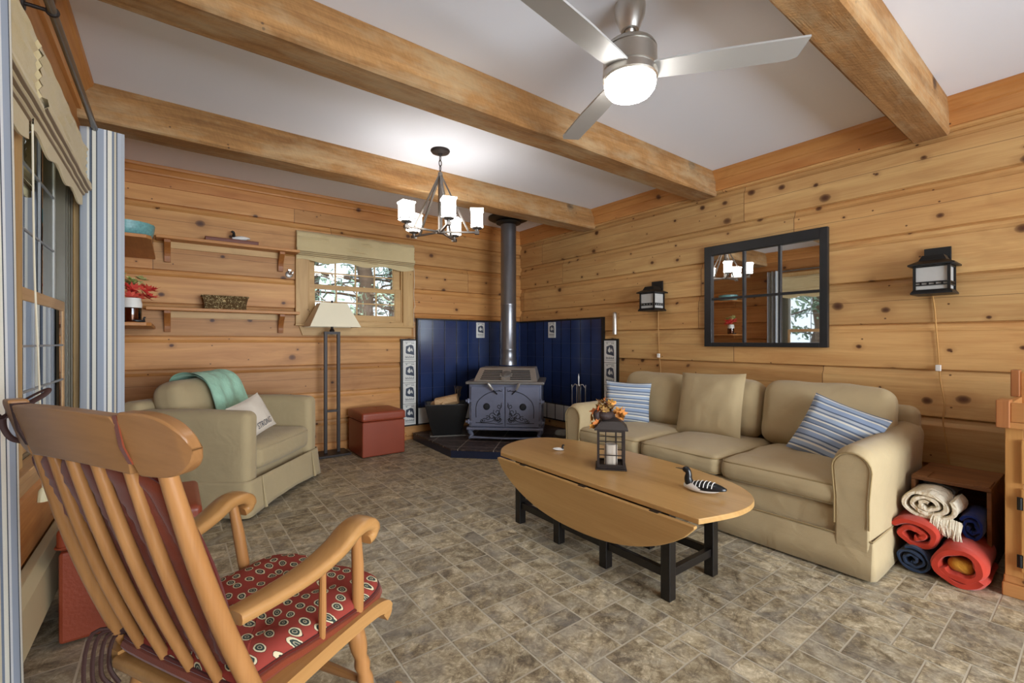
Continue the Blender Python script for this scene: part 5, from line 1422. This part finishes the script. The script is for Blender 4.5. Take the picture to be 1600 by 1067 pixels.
M['bark2'] = plain('dark_pod', '#33221d', .7, var=.5, scale=60, bump=.6, bscale=80)
lantern()
decoy('loon_decoy', 'black and white loon decoy on the near end of the coffee table', 'decoy', (-1.722, -3.475, .402), radians(-80), .165, ('duck_white', 'duck_dark', 'duck_dark', 'duck_white'))
decoy('loon_figurine', 'tiny white bellied loon figurine at the far end of the coffee table', 'figurine', (-1.70, -2.555, .402), radians(-215), .062, ('duck_white', 'duck_white', 'duck_dark'), long_bill=False)

# ------------------------------------------------------------------ rocking chair
def rocking_chair():
    K = .892
    t = thing('rocking_chair', 'maple spindle back rocking chair with wide curved crest rail', 'rocking chair', (-3.414, -3.286, 0), radians(29.4 - 90))
    # seat frame
    zs = .350
    def rail(sx):
        pts = smoothpath([(sx*.218, -.17, zs - .012), (sx*.215, -.05, zs - .006), (sx*.212, .08, zs), (sx*.214, .18, zs + .004), (sx*.214, .225, zs - .004), (sx*.213, .238, zs - .022), (sx*.213, .225, zs - .034)], 6)
        n = len(pts); vs = []
        for i, p in enumerate(pts):
            a = pts[max(0, i-1)]; b = pts[min(n-1, i+1)]; d = (b - a).normalized(); nr = Vector((0, -d.z, d.y)); h = .017 if i < n-8 else .013
            for q in ((-1, -1), (1, -1), (1, 1), (-1, 1)): vs.append(p + Vector((q[0]*.024, 0, 0)) + nr*h*q[1])
        m = MB().add(vs, [(i*4+k, i*4+(k+1) % 4, (i+1)*4+(k+1) % 4, (i+1)*4+k) for i in range(n-1) for k in range(4)] + [(3, 2, 1, 0), tuple((n-1)*4 + k for k in range(4))])
        return build('seat_rail', m, M['maple_y'], t, smooth=0, bevel=.006)
    for sx in (-1, 1): rail(sx)
    build('seat', MB().softbox((0, .02, zs - .016), (.41, .40, .028), .010, n=8), M['maple_y'], t, smooth=180)
    build('front_rail', MB().tube([(-.2, .222, zs - .012), (.2, .222, zs - .012)], .020, 12), M['maple_x'], t)
    # back posts, crest and spindles
    def crest_y(x): return -.335 + .036*(x/.28)**2
    def post(x0, y0, z0, x1, z1, r0, r1, name):
        y1 = crest_y(x1) + .018; pts = []
        for i in range(11):
            u = i/10; bow = -.012*sin(pi*u); pts.append((x0 + (x1-x0)*u, y0 + (y1-y0)*u + bow, z0 + (z1-z0)*u))
        rs = [r0 + (r1-r0)*i/10 + .002*sin(pi*i/10) for i in range(11)]
        return build(name, MB().tube(pts, rs, 14), M['maple'], t)
    for sx in (-1, 1): post(sx*.226, -.128, zs - .02, sx*.210, .855, .017, .0135, 'back_post')
    for k in range(4):
        f = -.6 + .4*k
        post(f*.222, -.140, zs - .01, f*.212, .855, .0095, .0095, 'spindle')
    # crest rail: shaped board bent in plan
    def top(s):
        a = abs(s)
        if a < .165: return .945 - .006*(a/.165)**2
        if a < .180: return .930
        u = (a - .180)/(.292 - .180); return .889 + .058*sqrt(max(0, 1 - max(0, (u - .25)/.75)**2.2))
    def bot(s):
        a = abs(s)
        if a < .165: return .838 + .010*(1 - (a/.165)**2)
        if a < .180: return .860
        u = (a - .180)/(.292 - .180); return .889 - .052*sqrt(max(0, 1 - max(0, (u - .25)/.75)**2.2))
    m = MB(); N = 120; vs = []; th = .014
    for i in range(N + 1):
        s = -.292 + .584*i/N; a = crest_y(s); dy = 2*.036*s/.28**2; nn = Vector((-dy, 1, 0)).normalized()
        for z, q in ((bot(s), -1), (bot(s), 1), (top(s), 1), (top(s), -1)):
            lean = (z - .89)*-.30
            vs.append(Vector((s, a + lean, z)) + nn*th*q*(.75 + .25*min(1, (.292 - abs(s))/.02)))
    fs = [(i*4+k, (i+1)*4+k, (i+1)*4+(k+1) % 4, i*4+(k+1) % 4) for i in range(N) for k in range(4)] + [(0, 1, 2, 3), (N*4+3, N*4+2, N*4+1, N*4)]
    build('crest_rail', m.add(vs, fs), M['maple_x'], t, smooth=50, bevel=.005)
    # arms with rolled ends
    for sx in (-1, 1):
        pts = smoothpath([(sx*.207, -.178, .536), (sx*.214, -.10, .540), (sx*.222, -.02, .550), (sx*.228, .05, .572), (sx*.230, .100, .598), (sx*.230, .140, .602), (sx*.230, .163, .588), (sx*.230, .160, .567), (sx*.230, .145, .560)], 5)
        n = len(pts); vs = []; side = Vector((sx, 0, 0))
        for i, p in enumerate(pts):
            a = pts[max(0, i-1)]; b = pts[min(n-1, i+1)]; d = (b - a).normalized(); nr = Vector((0, -d.z, d.y)); u = i/n
            h = .013 + .006*u*(u < .8); w_ = .026 + .008*sin(pi*min(1, u*1.1))
            for k in range(12):
                a_ = 2*pi*k/12; cx_, cz_ = cos(a_), sin(a_); vs.append(p + side*w_*abs(cx_)**.5*(1 if cx_ > 0 else -1) + nr*h*abs(cz_)**.5*(1 if cz_ > 0 else -1))
        m = MB().add(vs, [(i*12+k, i*12+(k+1) % 12, (i+1)*12+(k+1) % 12, (i+1)*12+k) for i in range(n-1) for k in range(12)] + [tuple(range(11, -1, -1)), tuple((n-1)*12 + k for k in range(12))])
        build('armrest', m, M['maple_y'], t, smooth=60)
        build('arm_post', MB().tube([(sx*.210, .150, zs + .005), (sx*.214, .145, .41), (sx*.222, .135, .50), (sx*.229, .122, .588)], [.012, .015, .015, .012], 12), M['maple'], t)
        build('arm_spindle', MB().tube([(sx*.208, .035, zs + .005), (sx*.214, .030, .43), (sx*.224, .022, .55)], [.007, .009, .007], 10), M['maple'], t)
        # turned legs and rocker
        for yy, y2 in ((.17, .215), (-.12, -.17)):
            P = [(sx*(.175 + .03*u), yy + (y2-yy)*u, zs - .02 - (zs - .055)*u) for u in [i/14 for i in range(15)]]
            rs = [.015, .019, .022, .023, .021, .016, .021, .016, .021, .019, .018, .017, .015, .013, .012]
            build('leg', MB().tube(P, rs, 14), M['maple'], t)
        rk = smoothpath([(sx*.205, -.46, .075), (sx*.205, -.30, .030), (sx*.205, -.12, .012), (sx*.205, .05, .011), (sx*.205, .20, .022), (sx*.205, .33, .050)], 6)
        vs = []; n = len(rk)
        for i, p in enumerate(rk):
            a = rk[max(0, i-1)]; b = rk[min(n-1, i+1)]; d = (b - a).normalized(); nr = Vector((0, -d.z, d.y))
            for q in ((-1, -1), (1, -1), (1, 1), (-1, 1)): vs.append(p + Vector((q[0]*.012, 0, 0)) + nr*(.012 if q[1] < 0 else .016)*q[1])
        lo = min(v.z for v in vs)
        for v in vs: v.z -= lo - .001
        build('rocker', MB().add(vs, [(i*4+k, i*4+(k+1) % 4, (i+1)*4+(k+1) % 4, (i+1)*4+k) for i in range(n-1) for k in range(4)] + [(3, 2, 1, 0), tuple((n-1)*4 + k for k in range(4))]), M['maple_y'], t, smooth=0, bevel=.004)
    for yy in (.195, -.15): build('stretcher', MB().tube([(-.19, yy, .155), (-.1, yy, .155), (0, yy, .155), (.1, yy, .155), (.19, yy, .155)], [.008, .012, .015, .012, .008], 10), M['maple_x'], t)
    for sx in (-1, 1): build('stretcher', MB().tube([(sx*.193, -.14, .13), (sx*.193, .19, .13)], .010, 10), M['maple_y'], t)
    RZ = radians(29.4 - 90); base = (-3.414, -3.286, 0)
    Mr = Matrix.Translation(base) @ Matrix.Rotation(RZ, 4, 'Z')
    # seat cushion
    c = thing('seat_cushion', 'red paisley cushion with dark piping tied on the rocking chair seat', 'cushion', tuple(Mr @ Vector((0, .035, zs))), RZ)
    out = [(-.165, -.19), (.165, -.19), (.185, -.17), (.190, -.09), (.200, -.04), (.212, .10), (.205, .18), (.175, .225), (.12, .238), (0, .232), (-.12, .238), (-.175, .225), (-.205, .18), (-.212, .10), (-.200, -.04), (-.190, -.09), (-.185, -.17)]
    O = smoothpath([(x, y, 0) for x, y in out], 4, True); n = len(O)
    m = MB(); vs = []; rows = []
    for (k, z) in [(.97, .006), (1.0, .018), (1.005, .030), (1.0, .042), (.95, .054), (.85, .062), (.7, .067), (.5, .069), (.3, .069), (.1, .068)]:
        rows.append(len(vs))
        for p in O:
            q = Vector((p.x*k, p.y*k, z + noise.noise(Vector((p.x*k*14, p.y*k*14, 1)))*.006))
            for (tx, ty) in ((-.08, -.06), (.08, -.06), (-.08, .10), (.08, .10)): 
                r2 = (q.x-tx)**2 + (q.y-ty)**2
                if z > .05: q.z -= .024*math.exp(-r2/.0011)
            vs.append(q)
    fs = [(j*n+i, j*n+(i+1) % n, (j+1)*n+(i+1) % n, (j+1)*n+i) for j in range(len(rows)-1) for i in range(n)] + [tuple(range(n-1, -1, -1)), tuple((len(rows)-1)*n + i for i in range(n))]
    cov = build('cushion_cover', m.add(vs, fs), M['paisley'], c, smooth=180)
    build('piping', MB().tube([(p.x*1.012, p.y*1.012, .031) for p in O], .0048, 6, True), M['rust_dark'], cov)
    build('cushion_border', MB().tube([(p.x*1.0, p.y*1.0, .016) for p in O], .0135, 8, True), M['rust'], cov)
    for (tx, ty) in ((-.08, -.06), (.08, -.06), (-.08, .10), (.08, .10)): build('tuft', MB().ball((tx, ty, .047), (.008, .008, .004), 8), M['rust_dark'], c)
    # back cushion: rust channelled rear, paisley front
    b = thing('back_cushion', 'rust backed channelled cushion with paisley front hanging inside the rocking chair back', 'cushion', tuple(Mr @ Vector((0, 0, zs))), RZ)
    p0 = Vector((0, -.150, .010)); p1 = Vector((0, -.326, .488)); ax = (p1 - p0); Lb = ax.length; up = ax.normalized(); nr = Vector((0, up.z, -up.y))   # nr points to the sitter
    ty0, ty1 = .0, .004
    def outline(v): 
        w_ = .205 + .045*sin(pi*min(1, max(0, (v - .15)/.95))) ; 
        e = 1
        if v < .06: e = sqrt(max(0, 1 - ((.06 - v)/.06)**2))*.25 + .75
        if v > .90: e = sqrt(max(0, 1 - ((v - .90)/.10)**2*.85))
        return w_*e
    def surf(sg, name, mat, thick):
        m = MB(); NU, NV = 60, 50
        def fn(u, v):
            a = 2*u - 1; w_ = outline(v); x = w_*a - .045
            ed = (max(0, 1 - a**6))**.5 * (max(0, 1 - (2*v-1)**10))**.5
            ch = abs(sin(a*pi*2.5))**.5 if sg < 0 else 1.0
            th = thick*ed*(.55 + .45*ch) if sg < 0 else thick*ed
            if sg < 0: th += noise.noise(Vector((x*12, v*55, 2)))*.0035*ed
            curve = .004*(x/.2)**2
            return p0 + ax*v + Vector((x, 0, 0)) + nr*(.030 + curve + sg*th + ty0*(1-v))
        m.grid(fn, NU, NV)
        if sg > 0: pass
        for i in range(len(m.f)): 
            if sg < 0: pass
            else: m.f[i] = m.f[i][::-1]; m.uv[i] = m.uv[i][::-1]
        return build(name, m, mat, b, smooth=180)
    surf(-1, 'rear_cover', M['rust'], .020); surf(1, 'front_cover', M['paisley'], .022)
    P = []
    for v in [i/40 for i in range(41)]: P.append(p0 + ax*v + Vector((outline(v)*1.01 - .045, 0, 0)) + nr*(.030 + .004*(outline(v)/.2)**2 + ty0*(1-v)))
    P2 = [Vector((-q.x - .090, q.y, q.z)) for q in P[::-1]]; build('piping', MB().tube(P + P2, .0052, 6, True), M['rust_dark'], b)
    # ribbons tying the cushion round the crest
    for sx in (-1, 1):
        x = sx*.1725; y = crest_y(x); Rb = []
        for (dy, z) in ((.022, .80), (.021, .858), (.016, .935 + .004), (-.012, .94), (-.0175, .89), (-.014, .860), (.005, .852), (.022, .858)):
            Rb.append((x, y + dy - (z - .89)*.30, z))
        vs = []; 
        for (a, q, z) in Rb: vs += [(a - .006, q, z), (a + .006, q, z)]
        m = MB().add(vs, [(2*i, 2*i+1, 2*i+3, 2*i+2) for i in range(len(Rb)-1)]); o_ = build('crest_tie', m, M['rust'] if sx > 0 else M['ribbon'], b, smooth=0); o_.location.z = -zs*S
        sd = o_.modifiers.new('t', 'SOLIDIFY'); sd.thickness = .003; sd.offset = 0
    def rib(pts, w_=.0055):
        P = smoothpath(pts, 6); return MB().tube([(p.x, p.y, p.z - zs) for p in P], w_, 8, flat=.35)
    kn = (-.288, -.322, .902)
    build('bow', rib([kn, (-.286, -.305, .925), (-.275, -.276, .948), (-.266, -.262, .956), (-.262, -.268, .946), (-.272, -.290, .928), (-.284, -.310, .912), kn]), M['ribbon'], b)
    build('bow', rib([kn, (-.292, -.335, .898), (-.296, -.352, .885), (-.296, -.360, .862)]), M['ribbon'], b)
    build('bow', rib([kn, (-.288, -.335, .918), (-.288, -.352, .925), (-.290, -.362, .915), (-.289, -.340, .905)]), M['ribbon'], b)
    build('bow', rib([kn, (-.289, -.320, .880), (-.283, -.312, .860), (-.272, -.300, .852), (-.266, -.286, .852)]), M['ribbon'], b)
    x = -.19
    for k in range(4):
        build('seat_tie', MB().tube(smoothpath([(x, -.17, .035), (x - .03 - .008*k, -.20 - .01*k, .03 + .006*k), (x - .03 - .006*k, -.21 - .012*k, -.03 - .012*k), (x - .01 - .01*k, -.20, -.07 - .015*k)], 5), .0045, 6), M['ribbon'], c)
rocking_chair()

# ------------------------------------------------------------------ crate and blankets
def crate():
    x0, x1, y0, y1, h = -.62, -.22, -4.228, -3.950, .395
    t = thing('wooden_crate', 'old brown wooden crate on its side between sofa and cabinet', 'crate', ((x0+x1)/2, (y0+y1)/2, 0)); o = Vector((-(x0+x1)/2, -(y0+y1)/2, 0))
    def B(n, m, **k): m.v = [v + o for v in m.v]; return build(n, m, M['crate'], t, smooth=0, bevel=.003, **k)
    B('top_board', MB().bx(x0, x1, y0, y1, h - .018, h)); B('bottom_board', MB().bx(x0, x1, y0, y1, 0, .016))
    B('side_board', MB().bx(x0, x1, y0, y0 + .016, .016, h - .018)); B('side_board', MB().bx(x0, x1, y1 - .016, y1, .016, h - .018)); B('rear_board', MB().bx(x1 - .014, x1, y0 + .016, y1 - .016, .016, h - .018))
    B('corner_batten', MB().bx(x0 + .0, x0 + .15, y1 - .06, y1 - .005, h, h + .006)); B('corner_batten', MB().bx(x0, x0 + .15, y0 + .005, y0 + .06, h, h + .006))
crate()
def blanket_roll(label, c, ry, rz, L, mat, turns=2.2, th=.014, a0=0, seed=0, tilt=0, name='rolled_blanket', fringe=None, inner=.25, group='rolled blankets by the crate'):
    """spiral of cloth seen from its end; axis along x (towards the viewer is -x)"""
    n = int(34*turns); sp = []
    for i in range(n + 1):
        u = i/n; a = a0 + 2*pi*turns*u; r = 1 - (1 - inner)*u
        w_ = 1 + noise.noise(Vector((a*.8, seed, 0)))*.10
        sp.append((r*cos(a)*ry*w_, r*sin(a)*rz*w_, a))
    NX = 14; m = MB(); vs = []; ring = []
    for j in range(NX + 1):
        x = -L/2 + L*j/NX; e = min(1, sqrt(max(0, 1 - (1 - min(1, j/1.5, (NX-j)/1.5))**2))); 
        for i, (y, z, a) in enumerate(sp):
            t_ = th*(.55 + .45*e)*(1 + .15*sin(i*.7)); d = Vector((y/ry, z/rz)).normalized() if abs(y) + abs(z) > 0 else Vector((1, 0))
            jx = noise.noise(Vector((i*.25, seed, 4)))*.008*(1 if j in (0, NX) else 0)
            wv = noise.noise(Vector((x*9, a*1.2, seed)))*.008
            vs.append((x + jx, y + d.x*(t_/2 + wv), z + d.y*(t_/2 + wv))); vs.append((x + jx, y - d.x*(t_/2 - wv), z - d.y*(t_/2 - wv)))
    K = 2*(n + 1); fs = []
    for j in range(NX):
        for i in range(n):
            a, b = j*K + 2*i, (j+1)*K + 2*i
            fs.append((a, a+2, b+2, b)); fs.append((a+1, b+1, b+3, a+3))
        a, b = j*K, (j+1)*K; fs.append((a, b, b+1, a+1)); a, b = j*K + 2*n, (j+1)*K + 2*n; fs.append((a, a+1, b+1, b))
    for i in range(n):
        fs.append((2*i, 2*i+1, 2*i+3, 2*i+2)); b = NX*K + 2*i; fs.append((b, b+2, b+3, b+1))
    m.add(vs, fs)
    lo = min(v.z for v in m.v)
    t = thing(name, label, 'blanket', (c[0], c[1], c[2]), radians(tilt), group)
    build('roll', m, mat, t, smooth=60)
    if fringe:
        R = random.Random(seed + 40); f = MB()
        for k in range(46):
            y = fringe[0] + (fringe[1]-fringe[0])*k/45; z = -rz*.72 + R.uniform(-.004, .004) - .03*(k/45); x = -L/2 - .012
            f.tube([(x + .03, y, z + .02), (x - .004, y + R.gauss(0, .002), z - .012), (x - .008 + R.gauss(0, .003), y + R.gauss(0, .005), z - .045 - R.random()*.012)], [.004, .003, .0015], 5)
        build('fringe', f, mat, t)
    return t
blanket_roll('royal blue rolled blanket at the right inside the crate', (-.58, -4.172, .215), .040, .060, .22, M['blueblanket'], 2.0, .016, .5, 3)
blanket_roll('dark grey rolled blanket on top at the back of the crate', (-.50, -4.035, .337), .075, .038, .20, M['greyblanket'], 2.0, .014, 1.0, 5)
blanket_roll('cream fringed knit throw rolled on top of the red blanket', (-.665, -4.035, .300), .098, .066, .20, M['creamknit'], 2.9, .021, 2.6, 8, fringe=(-.02, -.115), inner=.16)
blanket_roll('small red rolled blanket between the cream throw and the navy one', (-.70, -4.005, .166), .084, .064, .26, M['redblanket'], 1.7, .032, .4, 11, inner=.22)
blanket_roll('navy rolled blanket lying on the floor beneath the small red one', (-.70, -4.000, .056), .068, .055, .30, M['navyblanket'], 2.6, .015, 1.2, 14, inner=.15)
b = blanket_roll('large red blanket rolled around a yellow one on the floor by the cabinet', (-.705, -4.158, .088), .084, .078, .32, M['redblanket'], 1.35, .036, 3.7, 17, inner=.62)
m = MB().softbox((0, 0, 0), (.26, .085, .062), .028, (.01, .004, .004), 8, wob=.010, seed=4)
tag(build('yellow_blanket', m, M['yellow'], loc=(-.712, -4.158, .083), smooth=180), 'folded yellow blanket tucked inside the large red roll', 'blanket')

# ------------------------------------------------------------------ pine hutch at the right edge
def hutch():
    X, Y = -.775, -4.275
    t = thing('pine_cabinet', 'knotty pine cabinet with iron hinges right of the crate', 'cabinet', (X/2, -4.75, 0)); o = Vector((-X/2, 4.75, 0))
    def B(n, m, mat='hutch', parent=t, **k): m.v = [v + o for v in m.v]; return build(n, m, M[mat], parent, smooth=0, **k)
    B('body', MB().bx(X + .02, 0, -5.25, Y - .012, .085, .70), bevel=.003)
    B('face_frame', MB().bx(X, X + .02, -4.335, Y - .008, .085, .70).bx(X, X + .02, -5.25, -4.335, .085, .11).bx(X, X + .02, -5.25, -4.335, .66, .70), bevel=.002)
    B('plinth', MB().bx(X - .012, 0, -5.26, Y, 0, .055).bx(X - .004, 0, -5.255, Y - .004, .055, .085), 'hutch_y', bevel=.004)
    d = B('door', MB().bx(X - .016, X - .001, -4.78, -4.328, .115, .455), bevel=.004)
    B('door', MB().bx(X - .016, X - .001, -5.24, -4.79, .115, .455), bevel=.004)
    B('drawer', MB().bx(X - .016, X - .001, -4.78, -4.328, .475, .655), bevel=.004)
    for z in (.16, .395): B('hinge', MB().bx(X - .019, X - .0155, -4.335, -4.318, z - .026, z + .026).cyl((X - .018, -4.327, z - .024), (X - .018, -4.327, z + .024), .005), 'black_metal', d)
    B('knob', MB().ball((X - .03, -4.72, .30), .014, 12), 'black_metal', d)
    # worktop with a raised front board and blocky corner, and the set-back tier behind it
    B('worktop', MB().bx(X - .03, 0, -5.26, Y + .012, .70, .725), 'hutch_y', bevel=.004)
    B('front_board', MB().bx(X - .022, X + .0, -5.25, -4.300, .725, .805), 'hutch_y', bevel=.003)
    B('corner_block', MB().bx(X - .034, X + .06, -4.300, Y + .016, .700, .815), 'hutch_dark', bevel=.004)
    B('side_board', MB().bx(X + .06, -.08, -4.300, -4.280, .725, .80), 'hutch_y', bevel=.003)
    B('rear_block', MB().bx(X + .36, X + .44, -4.295, Y + .01, .80, .925), 'hutch_dark', bevel=.004)
    B('rear_board', MB().bx(X + .38, X + .40, -5.25, -4.295, .725, .915), 'hutch_y', bevel=.003)
M['hutch_dark'] = wood('hutch_block', '#b4794a', '#8d552e', 'Z', .35, .8, .05, 0)
hutch()
